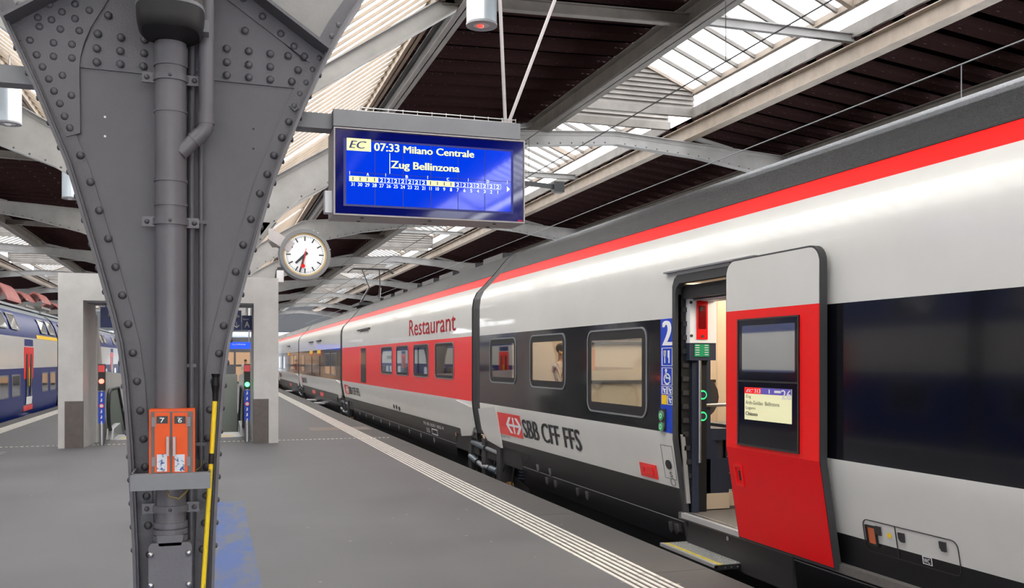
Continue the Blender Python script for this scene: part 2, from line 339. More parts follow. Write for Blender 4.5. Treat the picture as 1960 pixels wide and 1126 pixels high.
# track beds
bed = tag(MB().box(3.5, 24, YN, YF, -1.25, -.92).build('floor', 'ballast'), kind='structure')
bed2 = tag(MB().box(-26, -5.2, YN, YF, -1.25, -.92).build('floor', 'ballast'), kind='structure')
random.seed(3)
mb = MB()
for i in range(2600):
    x = random.uniform(4.0, 4.75); y = 3+35*random.random()**1.6; r = random.uniform(.025, .05)
    mb.sphere((x, y, -.91), r, 5, 3, (1, random.uniform(.7, 1.3), .8))
tag(mb.build('ballast_stones', 'ballast', bed), kind='stuff')
for X0 in (5.6, -7.1):
    for sx in (-.72, .72):
        r = thing('rail', 'rusty steel rail under the %s train, %s rail' % ('red and white' if X0 > 0 else 'blue double-deck', 'near-side' if sx*X0 < 0 else 'far-side'), 'rail', (X0+sx, 0, -.9))
        MB().box(X0+sx-.035, X0+sx+.035, YN, YF, -.76, -.72).build('rail_head', 'steel', r)
        MB().box(X0+sx-.01, X0+sx+.01, YN, YF, -.86, -.76).build('rail_web', 'rust', r); MB().box(X0+sx-.07, X0+sx+.07, YN, YF, -.9, -.86).build('rail_foot', 'rust', r)
    par = bed if X0 > 0 else bed2
    sl = None
    for i in range(90):
        y = 1+i*.6
        if sl is None: sl = MB().box(X0-1.3, X0+1.3, -.12, .12, -1.0, -.89).build('sleeper', 'concrete', par); sl.location.y = y
        else: o = sl.copy(); C.objects.link(o); o.location.y = y

# ================= ROOF =================
S = 1.32; FY0, FSP = 7.0, 14.9; XC = -.243
def sz(z): return H+(z-H)*S
HW = [(-.0, .18), (.55, .182), (.815, .19), (1.31, .213), (1.65, .238), (1.84, .262), (2.0, .30), (2.24, .362), (2.63, .47), (2.75, .505), (3.12, .65), (3.44, .79), (3.63, .89), (3.77, .98)]
HWs = [(sz(z), w_*S) for z, w_ in HW]
LOW = [(w_, z) for z, w_ in HWs] + [(a*S, sz(b)) for a, b in ((1.25, 4.15), (1.6, 4.5), (2.2, 4.85), (3.2, 5.22), (4.4, 5.52), (5.8, 5.74), (7.55, 5.88))]
TOP = [(a*S, sz(b)) for a, b in ((0, 3.98), (.2, 4.12), (1.0, 4.75), (2.0, 5.38), (2.75, 5.8), (4.4, 5.92), (5.8, 6.0), (7.55, 6.12))]
CROWN = 7.55*S
def interp(tab, x):
    for (a, b), (c2, d) in zip(tab, tab[1:]):
        if a <= x <= c2: return b+(d-b)*(x-a)/(c2-a) if c2 > a else b
    return tab[-1][1] if x > tab[-1][0] else tab[0][1]
def hw(z): return interp(HWs, z)
def lowz(x): return interp([p for p in LOW if p[0] >= .9*S*.9], x)
# roof decks: backing sheet plus one object for each plank
def deck(name, xa, za, xb, zb, y0=-34, y1=116, pitch=.86):
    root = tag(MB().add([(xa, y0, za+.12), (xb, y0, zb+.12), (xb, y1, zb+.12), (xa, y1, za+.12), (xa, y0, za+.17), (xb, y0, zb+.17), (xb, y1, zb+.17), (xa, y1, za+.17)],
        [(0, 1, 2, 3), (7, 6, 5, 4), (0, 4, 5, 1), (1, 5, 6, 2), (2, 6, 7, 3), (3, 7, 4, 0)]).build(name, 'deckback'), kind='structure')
    first = None; y = y0+.1
    while y < y1-.6:
        if first is None:
            m_ = MB(); p = [(0, 0), (.36, 0), (.44, .12), (-.08, .12)]
            m_.prism(p, lambda a, b, t: (xa+(xb-xa)*t, a, za+(zb-za)*t+b), 0, 1)
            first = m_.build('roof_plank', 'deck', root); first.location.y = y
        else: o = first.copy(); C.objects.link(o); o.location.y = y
        y += pitch
    return root
VA, VB = (.30-XC, 5.32), (3.42-XC, 7.66)      # valley glass, relative to the column line
PL, PR = 7.8, 11.75                            # lantern purlins over the right-hand tracks
deck('ceiling', 3.42, 7.66, PL, 7.80); deck('ceiling', PR, 7.80, 19.2, 6.95)
deck('ceiling', 2*XC-3.42, 7.66, 2*XC-PL, 7.80); deck('ceiling', 2*XC-PR, 7.80, 2*XC-19.5, 6.9); deck('ceiling', -20.2, 6.9, -44, 7.2); deck('ceiling', 19.4, 6.95, 40, 6.9)  # the two outermost decks are unseen, added to keep sky light out
tag(MB().box(-45, -44.5, -34, 116, -1.2, 9).build('wall_left_unseen', 'concrete'), kind='structure')  # unseen wall added to cut daylight and reflections from the left
# valley glazing both sides of the column line: one object for each pane near, bars too
gl = {}
bayname = ['nearest bay', 'second bay', 'third bay', 'fourth bay', 'fifth bay', 'sixth bay', 'seventh bay', 'eighth bay']
for sgn, sidename in ((1, 'right of the riveted column'), (-1, 'left of the riveted column')):
    for k in range(-1, 7):
        ya = FY0+FSP*k+.2; yb = ya+FSP-.4
        if k == -1: ya = -34
        xa = XC+sgn*VA[0]; xb = XC+sgn*VB[0]
        root = thing('slanted_glazing', 'slanted dirty roof glazing over the platform, %s, %s' % (sidename, (bayname[k] if k >= 0 else 'bay over the camera')), 'skylight', (0, ya, 0), 'slanted glazing strips over the platform')
        n = int((yb-ya)/.42); dy = (yb-ya)/n; P = None; B = None; mbp = MB(); mbb = MB()
        for i in range(n):
            y = ya+i*dy
            if k <= 2 and k >= 0:
                if P is None:
                    q = [(xa, VA[1]), (xb, VB[1])]
                    P = MB().add([(xa, y, VA[1]), (xb, y, VB[1]), (xb, y+dy-.03, VB[1]), (xa, y+dy-.03, VA[1])], [(0, 1, 2, 3)]).build('pane', 'valleyglass', root)
                    B = MB().bar((xa, y-.02, VA[1]-.03), (xb, y-.02, VB[1]-.03), .045, .045).build('glazing_bar', 'tan', root); y00 = y
                else:
                    for src in (P, B): o = src.copy(); C.objects.link(o); o.location.y += y-y00
            else:
                mbp.add([(xa, y, VA[1]), (xb, y, VB[1]), (xb, y+dy-.03, VB[1]), (xa, y+dy-.03, VA[1])], [(0, 1, 2, 3)]); mbb.bar((xa, y-.02, VA[1]-.03), (xb, y-.02, VB[1]-.03), .045, .045)
        if mbp.v:
            tag(mbp.build('panes', 'valleyglass', root), kind='stuff'); tag(mbb.build('glazing_bars', 'tan', root), kind='stuff')
# valley gutter
gut = thing('valley_gutter', 'grey sheet metal gutter along the roof valley above the columns', 'gutter', (XC, 0, 5.1))
MB().prism([(-.6, 0), (.6, 0), (.6, .24), (.55, .24), (.5, .05), (-.5, .05), (-.55, .24), (-.6, .24)], lambda a, b, t: (XC+a, t, 5.1+b), -60, 116).build('trough', 'girder2', gut)
# longitudinal purlins
def purlin(label, x, z, w_, h, m_, y0=-60, y1=116):
    r = thing('purlin', label, 'beam', (x, 0, z)); MB().ibeam((x, y0, z), (x, y1, z), w_, h, .02).build('beam', m_, r)
    return r
purlin('grey brown roof beam along the upper edge of the glazing right of the column', 3.42, 7.52, .16, .26, 'tan')
purlin('dark roof beam beside the glazing edge, right of the column', 3.80, 7.44, .2, .34, 'girder')
purlin('dark brown lantern beam on the left side of the big skylight', PL, 7.58, .3, .42, 'girder2')
purlin('pale tan lantern beam on the right side of the big skylight, above the train', PR, 7.60, .26, .36, 'tan')
purlin('dark lower roof beam behind the train roof', 15.0, 7.15, .3, .40, 'girder2')
purlin('roof beam along the glazing edge left of the column', 2*XC-3.42, 7.52, .16, .26, 'tan')
purlin('near lantern beam of the left skylight over the blue train', 2*XC-PL, 7.58, .3, .42, 'girder2')
purlin('far lantern beam of the left skylight over the blue train', 2*XC-PR, 7.60, .26, .36, 'tan')
# roof lanterns
def lantern(k, sgn):
    ya = FY0+FSP*k+1.0; yb = ya+FSP-1.5
    if k == -1: ya, yb = -7, 21.5
    if k == -2: ya, yb = -34, -8
    x0, x1 = (PL, PR) if sgn > 0 else (2*XC-PR, 2*XC-PL)
    xm = (x0+x1)/2; zb, ze, za = 8.05, 8.62, 9.45
    nm = 'gabled frosted glass roof lantern over the %s tracks, %s' % ('red and white train' if sgn > 0 else 'blue train', 'nearest one' if k == -1 else ('behind the camera' if k == -2 else bayname[k]+' away'))
    root = thing('roof_lantern', nm, 'skylight', (xm, ya, zb), 'gabled roof lanterns')
    n = max(4, int((yb-ya)/.72)); dy = (yb-ya)/n; src = []; mp = MB(); mr = MB(); mc = MB()
    for i in range(n):
        y = ya+i*dy
        def pieces():
            L_ = []
            for a, b in (((x0, ze), (xm, za)), ((xm, za), (x1, ze))):
                L_.append(('pane', 'sky', MB().add([(a[0], y+.03, a[1]), (b[0], y+.03, b[1]), (b[0], y+dy-.03, b[1]), (a[0], y+dy-.03, a[1])], [(0, 1, 2, 3)])))
                L_.append(('glazing_bar', 'girder2', MB().bar((a[0], y, a[1]-.03), (b[0], y, b[1]-.03), .06, .10)))
            for xx in (x0, x1):
                L_.append(('side_pane', 'skyclear', MB().add([(xx, y+.02, zb+.1), (xx, y+dy-.02, zb+.1), (xx, y+dy-.02, ze), (xx, y+.02, ze)], [(0, 1, 2, 3)])))
            return L_
        if (-1 <= k <= 1 and sgn > 0):
            if not src: src = [q.build(nm_, m_, root) for nm_, m_, q in pieces()]
            else:
                for s0 in src: o = s0.copy(); C.objects.link(o); o.location.y += i*dy
        else:
            for nm_, m_, q in pieces(): {'pane': mp, 'glazing_bar': mr, 'side_pane': mc}[nm_].add(q.v, q.f)
    if mp.v:
        tag(mp.build('panes', 'sky', root), kind='stuff'); tag(mr.build('glazing_bars', 'girder2', root), kind='stuff'); tag(mc.build('side_panes', 'skyclear', root), kind='stuff')
    for xx in (x0, x1):
        MB().bar((xx, ya, ze-.02), (xx, yb, ze-.02), .12, .16).build('eave_beam', 'tan', root)
        MB().bar((xx, ya, zb), (xx, yb, zb), .14, .26).build('curb', 'girder2', root)
    MB().bar((xm, ya, za), (xm, yb, za), .1, .14).build('ridge_beam', 'girder2', root)
    for y in (ya, yb):
        for i, z in enumerate([zb+.15+.12*j for j in range(11)]):
            half = (x1-x0)/2 if z < ze else (x1-x0)/2*(za-z)/(za-ze)
            if half > .1: MB().bar((xm-half, y, z), (xm+half, y, z), .02, .16, (0, .5, 1)).build('louvre_slat', 'girder2', root)
        for t in (-1, -.5, 0, .5, 1):
            zz = za-(za-ze)*abs(t); MB().bar((xm+t*(x1-x0)/2, y, zb-.4 if abs(t) == 1 else zb), (xm+t*(x1-x0)/2, y, zz), .09 if abs(t) == 1 else .05, .09).build('post', 'girder', root)
        for a, b in (((x0, ze), (xm, za)), ((xm, za), (x1, ze))): MB().bar((a[0], y, a[1]), (b[0], y, b[1]), .12, .14).build('gable_rafter', 'tan', root)
        MB().bar((x0, y, zb), (x1, y, zb), .12, .2).build('sill_beam', 'girder2', root)
    for y in ([15.2, 7.5, 0] if k == -1 else [ya+FSP*.45]):
        MB().ibeam((x0-.1, y, 7.92), (x1+.1, y, 7.92), .12, .17, .02).build('tie_beam', 'girder', root)
        for xx in (x0, x1):
            MB().bar((xx, y, 7.9), (xx, y, ze), .14, .14).build('post', 'girder2', root)
        for a, b in (((x0, ze-.08), (xm, za-.08)), ((xm, za-.08), (x1, ze-.08))): MB().bar((a[0], y, a[1]), (b[0], y, b[1]), .12, .14).build('rafter', 'tan', root)
    return root
for sg in (1, -1):
    for k in [-2, -1]+list(range(1, 7)): lantern(k, sg)
# ---------------- arched frames ----------------
RIV = MB().sphere((0, 0, 0), .024*1.2, 10, 5, (1, .62, 1)); 
def rivet_mesh():
    me = bpy.data.meshes.new('rivet'); me.from_pydata(RIV.v, [], RIV.f); me.polygons.foreach_set('use_smooth', RIV.sm); me.materials.append(M['rivet']); return me
RM = rivet_mesh()
def rivet(parent, x, y, z, sc=1):
    o = obj('rivet', RM, parent); w0 = worldloc(parent); o.location = Vector((x, y, z))-w0; o.scale = (sc, sc, sc); return o
def arm(k, sgn, xc=XC, m_='girder'):
    Y = FY0+FSP*k
    words = 'right' if sgn > 0 else 'left'
    od = ['first', 'second', 'third', 'fourth', 'fifth', 'sixth', 'seventh', 'farthest'][k]
    wh = ('big foreground column' if k == 0 else od+' column on this platform') if xc == XC else (od+' column row beyond the '+('blue' if xc < 0 else 'red')+' train')
    root = thing('arch_girder', 'grey riveted roof arch rising %s from the %s' % (words, wh), 'girder', (xc, Y, 5), 'arched roof girders')
    xs = [.98*S, 1.25*S, 1.6*S, 2.2*S, 2.7*S, 3.2*S, 4.4*S, 5.8*S, CROWN]
    lw = [lowz(x) for x in xs]; tp = [interp(TOP, x) for x in xs]
    mb = MB(); n = len(xs)
    poly = [(x, z) for x, z in zip(xs, lw)] + [(x, z) for x, z in reversed(list(zip(xs, tp)))]
    for i in range(n-1):
        q = [(xs[i], lw[i]), (xs[i+1], lw[i+1]), (xs[i+1], tp[i+1]), (xs[i], tp[i])]
        mb.prism(q, lambda a, b, t: (xc+sgn*a, Y+t, b), -.01, .01)
    mb.build('web_plate', m_, root)
    for nm, zs in (('bottom_flange', lw), ('top_flange', tp)):
        f = MB()
        for i in range(n-1): f.bar((xc+sgn*xs[i], Y, zs[i]), (xc+sgn*xs[i+1], Y, zs[i+1]), .24, .022)
        f.build(nm, m_, root)
        a_ = MB()
        for i in range(n-1):
            o_ = .05 if nm[0] == 'b' else -.05
            a_.bar((xc+sgn*xs[i], Y-.018, zs[i]+o_), (xc+sgn*xs[i+1], Y-.018, zs[i+1]+o_), .02, .09)
        a_.build('angle_strip', m_, root)
    if k == 1 or k == 2:
        t = xs[0]
        while t < CROWN-.1:
            rivet(root, xc+sgn*t, Y-.03, interp(list(zip(xs, lw)), t)+.05, .8); t += .3
    for xx in (4.9*S,):
        MB().bar((xc+sgn*xx, Y, interp(TOP, xx)), (xc+sgn*xx, Y, 7.5), .12, .12).build('post', m_, root)
    MB().bar((xc+sgn*5.0*S, Y, interp(TOP, 5.0*S)), (xc+sgn*5.9*S, Y, 7.55), .1, .1, (0, 1, 0)).build('brace', m_, root)
    return root
for k in range(0, 8):
    arm(k, 1); arm(k, -1)
    if k > 0: arm(k, -1, 2*(CROWN)+XC)
    if k > 0: arm(k, 1, XC-2*CROWN)
# intermediate rafters under the slanted glazing
for sgn in (1, -1):
    for k in range(0, 6):
        for fr in (.5,):
            Y = FY0+FSP*(k+fr); root = thing('sloping_rafter', 'grey sloping rafter under the slanted glazing, %s side, %s' % ('right' if sgn > 0 else 'left', bayname[k]), 'beam', (XC, Y, 5))
            MB().ibeam((XC+sgn*.3, Y, 5.0), (XC+sgn*3.9, Y, 7.42), .14, .28, .02).build('beam', 'girder', root)
            MB().ibeam((XC+sgn*3.7, Y, 7.44), (PL if sgn > 0 else 2*XC-PL, Y, 7.58), .14, .2, .02).build('beam', 'girder2', root)
# far columns of the other frames
def plain_column(x, k):
    Y = FY0+FSP*k; root = thing('steel_column', 'dark grey flared steel column, %s, frame number %d' % ('on this platform' if x == XC else ('beyond the blue train' if x < 0 else 'beyond the red and white train'), k+1), 'column', (x, Y, 0), 'flared steel columns')
    zs = [z for z, _ in HWs]+[sz(4.1)]; ws = [w_ for _, w_ in HWs]+[1.25*S]
    mb = MB(); fl = MB()
    for i in range(len(zs)-1):
        mb.prism([(-ws[i], zs[i]), (ws[i], zs[i]), (ws[i+1], zs[i+1]), (-ws[i+1], zs[i+1])], lambda a, b, t: (x+a, Y+t, b), -.01, .01)
        for sg in (-1, 1): fl.prism([(ws[i], zs[i]), (ws[i]+.022, zs[i]), (ws[i+1]+.022, zs[i+1]), (ws[i+1], zs[i+1])], lambda a, b, t: (x+sg*a, Y+t, b), -.17, .17)
    mb.add([(x-1.25*S, Y, sz(4.1)), (x+1.25*S, Y, sz(4.1)), (x+.3, Y, 5.1), (x-.3, Y, 5.1)], [(0, 1, 2, 3)])
    mb.build('web_plate', 'girder', root); fl.build('flange_plate', 'girder', root)
for k in range(1, 8):
    plain_column(XC, k); plain_column(XC+2*CROWN, k); plain_column(XC-2*CROWN, k)
# ================= THE BIG RIVETED COLUMN =================
YC = 7.0
def cw(px, py, Y=YC):
    X = XY(px, Y); return X, Zx(py, X, Y)
col = thing('steel_column', 'big dark grey riveted steel column flaring upwards, in the foreground', 'column', (XC, YC, 0))
zs = [z for z, _ in HWs]; ws = [w_ for _, w_ in HWs]
tl = ws[-3]; zt = zs[-3]; pk = sz(3.98)
web = [(XC-w_, z) for z, w_ in list(zip(zs, ws))[:-2]]+[(XC, pk)]+[(XC+w_, z) for z, w_ in reversed(list(zip(zs, ws))[:-2])]
mb = MB()
for i in range(len(zs)-3): mb.prism([(XC-ws[i], zs[i]), (XC+ws[i], zs[i]), (XC+ws[i+1], zs[i+1]), (XC-ws[i+1], zs[i+1])], PXZ(YC), 0, .02)
mb.prism([(XC-tl, zt), (XC+tl, zt), (XC, pk)], PXZ(YC), 0, .02)
mb.build('web_plate', 'colpaint', col)
# arch webs above the diagonals (set back a little), part of the column head
for sg in (-1, 1):
    n = len(zs); mb = MB()
    head = [(0, pk), (tl, zt), (ws[-2], zs[-2]), (ws[-1], zs[-1]), (1.0*S, sz(4.75)), (.2*S, sz(4.12))]
    mb.prism([(XC+sg*a, b) for a, b in head], PXZ(YC), .0, .02); mb.build('arch_web_plate', 'girder', col)  # lighter grey than the column: light on these plates put into the colour
    # diagonal flange
    MB().bar((XC, YC-.11, pk), (XC+sg*tl, YC-.11, zt), .22, .022, (0, 0, 1)).build('diagonal_flange', 'colpaint', col)
    MB().bar((XC, YC-.02, pk-.08), (XC+sg*tl*.97, YC-.02, zt-.06), .02, .11).build('diagonal_angle', 'colpaint', col)
    # outer flanges
    f = MB(); g = MB(); a_ = MB()
    for i in range(len(zs)-1):
        p0 = (XC+sg*ws[i], zs[i]); p1 = (XC+sg*ws[i+1], zs[i+1]); q0 = (p0[0]+sg*.02, p0[1]-.004); q1 = (p1[0]+sg*.02, p1[1]-.004)
        f.prism([p0, q0, q1, p1], PXZ(YC), -.16, .17)
        r0 = (p0[0]-sg*.115, p0[1]); r1 = (p1[0]-sg*.115, p1[1])
        a_.prism([p0, r0, r1, p1], PXZ(YC), -.022, 0)
        g.prism([p0, (p0[0]-sg*.014, p0[1]), (p1[0]-sg*.014, p1[1]), p1], PXZ(YC), -.12, -.02)
    f.build('flange_plate', 'colpaint2' if sg > 0 else 'colpaint', col); a_.build('edge_strip', 'colpaint', col); g.build('flange_angle', 'colpaint', col)  # right flange gets the paler grey, light on that side painted in
# left curved gusset plate and centre splice plate
def poly(pts, t0, t1, name, m_='colpaint'):
    return MB().prism([cw(*p) for p in pts], PXZ(YC), t0, t1).build(name, m_, col)
poly([(212, -4), (196, 22), (175, 55), (162, 85), (155, 112), (153, 135), (155, 257), (128, 264), (98, 205), (70, 140), (30, 52), (60, 25), (110, -4)], -.034, -.02, 'gusset_plate')
poly([(153, 130), (280, 143), (420, 156), (563, 170), (584, 126), (520, 60), (430, -10), (212, -4), (175, 55), (155, 112)], -.016, 0, 'splice_plate')
poly([(563, 216), (553, 205), (622, 60), (640, 48), (648, 55), (572, 210)], -.04, -.022, 'lap_plate')
riv = [(40,13),(96,12),(145,11),(120,26),(74,37),(100,41),(145,39),(172,23),(77,54),(117,59),(153,62),(208,32),(59,80),(104,85),(139,88),(188,67),(232,74),(277,78),
 (72,108),(104,111),(139,114),(186,95),(231,100),(276,104),(186,121),(231,125),(275,129),(83,131),(95,154),(121,147),(105,177),(138,185),(116,201),(125,225),(135,247),
 (155,299),(174,350),(191,404),(208,458),(222,512),(235,566),(246,621),(255,676),(263,730),(269,786),(275,840),(278,893),(281,949),(284,1005),(287,1060),
 (434,95),(434,121),(434,146),(476,100),(476,126),(476,150),(517,105),(517,130),(517,154),(551,109),(570,136),(558,158),(469,61),(502,34),(537,67),(562,91),(582,110),
 (465,0),(647,52),(634,73),(621,93),(610,114),(597,136),(585,161),(573,182),(562,205),(552,235),(539,265),(524,299),(511,335),(497,372),(480,421),(465,470),(451,521),(439,572),(428,624),(419,677),(410,730),(402,784),(398,838),(396,893),(395,948),(392,1000),(388,1050)]
for px, py in riv:
    x, z = cw(px, py); rivet(col, x, YC-.03, z, .95)
for i in range(1, len(zs)-1):            # rivets through the outer flange, seen edge-on
    pass
for j in range(22):
    z = .45+j*.16
    for sg in (-1, 1):
        x = XC+sg*(hw(z)+.024); o = rivet(col, x, YC-.09, z, .7); o.rotation_euler = (0, 0, math.pi/2)
for px, py in ((201, 224), (201, 261), (485, 247), (485, 285)):
    x, z = cw(px, py); MB().tube([(x, YC-.004, z), (x, YC+.0, z)], .008, 8).build('painted_hole', 'wtext' if px < 300 else 'black', col)  # flat discs for holes: white paints light behind, black paints shade
# rainwater pipe
YP = YC-.20
def pw(px, py): return cw(px, py, YP)
rp = thing('rain_pipe', 'thick grey downpipe running down the middle of the big column', 'pipe', (cw(326, 600, YP)[0], YP, 0))
x326 = cw(327, 600, YP)[0]; R_ = .107
MB().tube([(x326, YP, sz(4.3)), (x326, YP, pw(327, 870)[1])], R_-.004, 28).build('pipe', 'colpaint2', rp)
MB().tube([(x326, YP, pw(327, 870)[1]), (x326, YP, pw(327, 1040)[1])], R_-.010, 28).build('pipe', 'colpaint2', rp)
for y0 in (97, 130, 218, 350, 396): 
    z = pw(327, y0)[1]; MB().tube([(x326, YP, z), (x326, YP, z+.02)], R_+.002, 28).build('pipe_joint', 'colpaint2', rp)
z0, z1 = pw(327, 130)[1], pw(327, 92)[1]; MB().tube([(x326, YP, z0), (x326, YP, z1)], R_+.004, 28).build('sleeve', 'colpaint2', rp)
for y0 in (1003, 1016, 1028):
    z = pw(327, y0)[1]; MB().tube([(x326, YP, z-.018), (x326, YP, z), (x326, YP, z+.018)], R_+.004, 28).build('pipe_bead', 'colpaint2', rp)
for y0 in (152, 426, 972):
    z = pw(327, y0)[1]; cl = MB()
    cl.tube([(x326, YP, z-.022), (x326, YP, z+.022)], R_+.008, 28).build('pipe_clamp', 'colpaint2', rp)
    par = rp.children[-1]
    for sg in (-1, 1):
        MB().box(x326+sg*(R_+.035)-.04, x326+sg*(R_+.035)+.04, YP-.01, YP+.012, z-.034, z+.034).build('clamp_ear', 'colpaint2', par)
        MB().sphere((x326+sg*(R_+.045), YP-.015, z), .018, 8, 4).build('bolt', 'rivet', par)
    MB().sphere((x326, YP-R_-.01, z), .012, 8, 4).build('bolt', 'rivet', par)
# inspection cover at the foot
cv = thing('inspection_cover', 'grey cast cover plate with four bolts at the foot of the downpipe', 'cover', (x326, YP-.12, 0))
a, z1_ = cw(284, 1042, YP-.12); b, _ = cw(367, 1042, YP-.12)
MB().prism(rrect(a, b, .22, z1_, .03), PXZ(YP-.12), 0, .05).build('plate', 'colpaint2', cv)
MB().prism([(x326-.07, z1_-.02), (x326+.07, z1_-.02), (x326+.085, z1_+.05), (x326-.085, z1_+.05)], PXZ(YP-.12), .0, .16).build('neck', 'colpaint2', cv)
MB().box(a+.01, b-.01, YP-.08, YP+.08, 0, z1_-.02).build('housing', 'colpaint2', cv)
for px, py in ((289, 1062), (361, 1058), (289, 1121), (361, 1118)):
    x, z = cw(px, py, YP-.12); MB().sphere((x, YP-.13, z), .02, 10, 5).build('bolt', 'steel', cv)
# side pipe with a bend into the main pipe
YQ = YP-.04
sp = thing('branch_pipe', 'narrower grey branch pipe bending into the thick downpipe', 'pipe', (cw(395, 100, YQ)[0], YQ, 3))
def q(px, py, Y=YQ): x, z = cw(px, py, Y); return (x, Y, z)
MB().tube([q(395, -120), q(395, 230)], .05, 20).build('pipe', 'colpaint2', sp)
MB().tube([q(395, 216), q(395, 238)], .055, 20).build('collar', 'colpaint2', sp)
MB().tube([q(395, 236), q(393, 246), q(386, 256), q(376, 264)], .051, 20).build('elbow', 'colpaint2', sp)
MB().tube([q(384, 258), q(370, 270)], .055, 20).build('collar', 'colpaint2', sp)
MB().tube([q(376, 264), q(345, 294)], .05, 20).build('stub', 'colpaint2', sp)
for px, r, nm, lab, y1_ in ((366, .024, 'conduit', 'thin dark conduit right beside the thick downpipe', 1150), (385, .019, 'conduit', 'thinner outer conduit left of the yellow pole, ending beside the orange box', 880)):
    YT = YC-.07; r_ = thing(nm, lab, 'pipe', (cw(px, 500, YT)[0], YT, 2))
    x = cw(px, 500, YT)[0]; MB().tube([(x, YT, cw(px, -150, YT)[1]), (x, YT, max(.02, cw(px, y1_, YT)[1]))], r, 12).build('tube', 'colpaint', r_)
    for py in (152, 426, 850 if px > 370 else 700):
        z = cw(px, py, YT)[1]; MB().box(x-.035, x+.035, YT-.02, YT+.05, z-.012, z+.012).build('clip', 'rivet', r_)
    if px > 370: MB().tube([(x, YT, cw(px, 880, YT)[1]), (x, YT-.01, cw(px, 893, YT)[1]), (x-.03, YT-.02, cw(px, 900, YT)[1]), (x-.06, YT-.02, cw(px, 899, YT)[1])], .008, 8).build('cable', 'cable', r_)
# loudspeaker with mesh on top
YS = YC-.38
ls = thing('loudspeaker', 'dark rounded loudspeaker with a perforated mesh band at the top of the big column', 'loudspeaker', (cw(327, 20, YS)[0], YS, 4))
cx = cw(327, 30, YS)[0]; rx = .215; zb_ = cw(327, 62, YS)[1]
def ell(rx, ry, n=32): return [(cx+rx*math.copysign(abs(math.cos(t))**.7, math.cos(t)), YS+ry*math.copysign(abs(math.sin(t))**.7, math.sin(t))) for t in [2*math.pi*i/n for i in range(n)]]
def loft(levels, name, m_, parent):
    mb = MB(); vs = []; n = 32
    for z, sx in levels: vs += [(x, y, z) for x, y in ell(rx*sx, .26*sx)]
    fs = [(i*n+k, i*n+(k+1) % n, (i+1)*n+(k+1) % n, (i+1)*n+k) for i in range(len(levels)-1) for k in range(n)]
    mb.add(vs, fs, True); mb.add(vs[:n], [tuple(reversed(range(n)))]); mb.add(vs[-n:], [tuple(range(n))]); return mb.build(name, m_, parent)
loft([(zb_-.02, .84), (zb_+.0, .93), (zb_+.05, .98), (zb_+.125, 1.0)], 'bottom_shell', 'spkr', ls)
loft([(zb_+.125, 1.0), (zb_+.13, 1.012), (zb_+.145, 1.012)], 'rim', 'grey', ls)
loft([(zb_+.145, .99), (zb_+.50, .99)], 'mesh_grille', 'mesh', ls)
MB().box(cx+.19, cx+.24, YS-.02, YS+.3, zb_+.02, zb_+.10).build('bracket', 'grey', ls)
# orange key box
YO = YP-.26
ob = thing('key_box', 'orange enamelled switch box with two doors numbered 7 and 6 on the big column', 'switch box', (cw(330, 850, YO)[0], YO, 1.2))
def k(px, py, t=0): return cw(px, py, YO+t)
x0, z1_ = k(285, 785); x1, z0_ = k(373, 908)
MB().box(x0, x1, YO+.015, YO+.2, z0_, z1_).build('case', 'orange', ob)
MB().box(x0+.012, x1-.012, YO+.008, YO+.02, z0_+.006, z1_-.014).build('inner_frame', 'plate', ob)
for n_, (pa, pb) in (('7', (296, 325)), ('6', (330, 359))):
    xa, za_ = k(pa, 788); xb, zb2 = k(pb, 904)
    d_ = MB().box(xa, xb, YO-.006, YO+.01, zb2, za_-.008).build('door', 'orange', ob)
    d_['label'] = 'narrow orange door numbered '+n_
    xm = (xa+xb)/2; zt_ = k(pa, 797)[1]; zl = k(pa, 811)[1]
    MB().box(xm-.034, xm+.034, YO-.010, YO-.006, zl, zt_).build('number_tag', 'key', d_)
    t_ = MB(); fn = PXZ(YO-.0115); text(t_, n_, lambda a, b: fn(a, b, 0), xm-.012, xm+.012, zl+.006, zl+.036, .02); text(t_, 'Gleis', lambda a, b: fn(a, b, 0), xm-.016, xm+.014, zt_-.017, zt_-.007); t_.build('number', 'wtext', d_)
    hx = xb-.012 if n_ == '7' else xa+.012
    MB().box(hx-.008, hx+.008, YO-.035, YO-.006, k(pa, 873)[1], k(pa, 836)[1]).build('handle', 'signgrey', d_)
    sx0 = xa+.014 if n_ == '7' else xa+.014
    MB().box(sx0, sx0+.062, YO-.009, YO-.006, zb2+.006, zb2+.118).build('sticker', 'sticker', d_)
    ex = xa-.006 if n_ == '7' else xb+.006
    for py in (808, 884): z = k(pa, py)[1]; MB().box(ex-.012, ex+.012, YO-.01, YO+.01, z-.03, z+.03).build('hinge', 'grey', ob)
# metal shelf bar under the box
sh = thing('bracket_bar', 'galvanised metal bar bracket across the column under the orange box', 'bracket', (cw(330, 915, YO-.05)[0], YO, 1.1))
xa, za_ = cw(249, 910, YO-.05); xb, zb2 = cw(403, 935, YO-.05)
MB().box(xa, xb, YO-.05, YO-.042, zb2, za_).build('front_bar', 'grey', sh)
MB().box(xa, xb, YO-.042, YO+.02, za_-.008, za_).build('top_lip', 'grey', sh)
for x in (xa, xb-.012): MB().box(x, x+.012, YO-.042, YC-.1, zb2+.01, za_).build('side_arm', 'grey', sh)
MB().tube([(x326-.02, YO+.02, zb2), (x326+.0, YO-.0, zb2-.05), (x326+.06, YO, zb2-.07), (x326+.11, YO+.02, zb2-.02), (x326+.12, YO+.05, zb2+.02)], .008, 8).build('cable_loop', 'cable', sh)
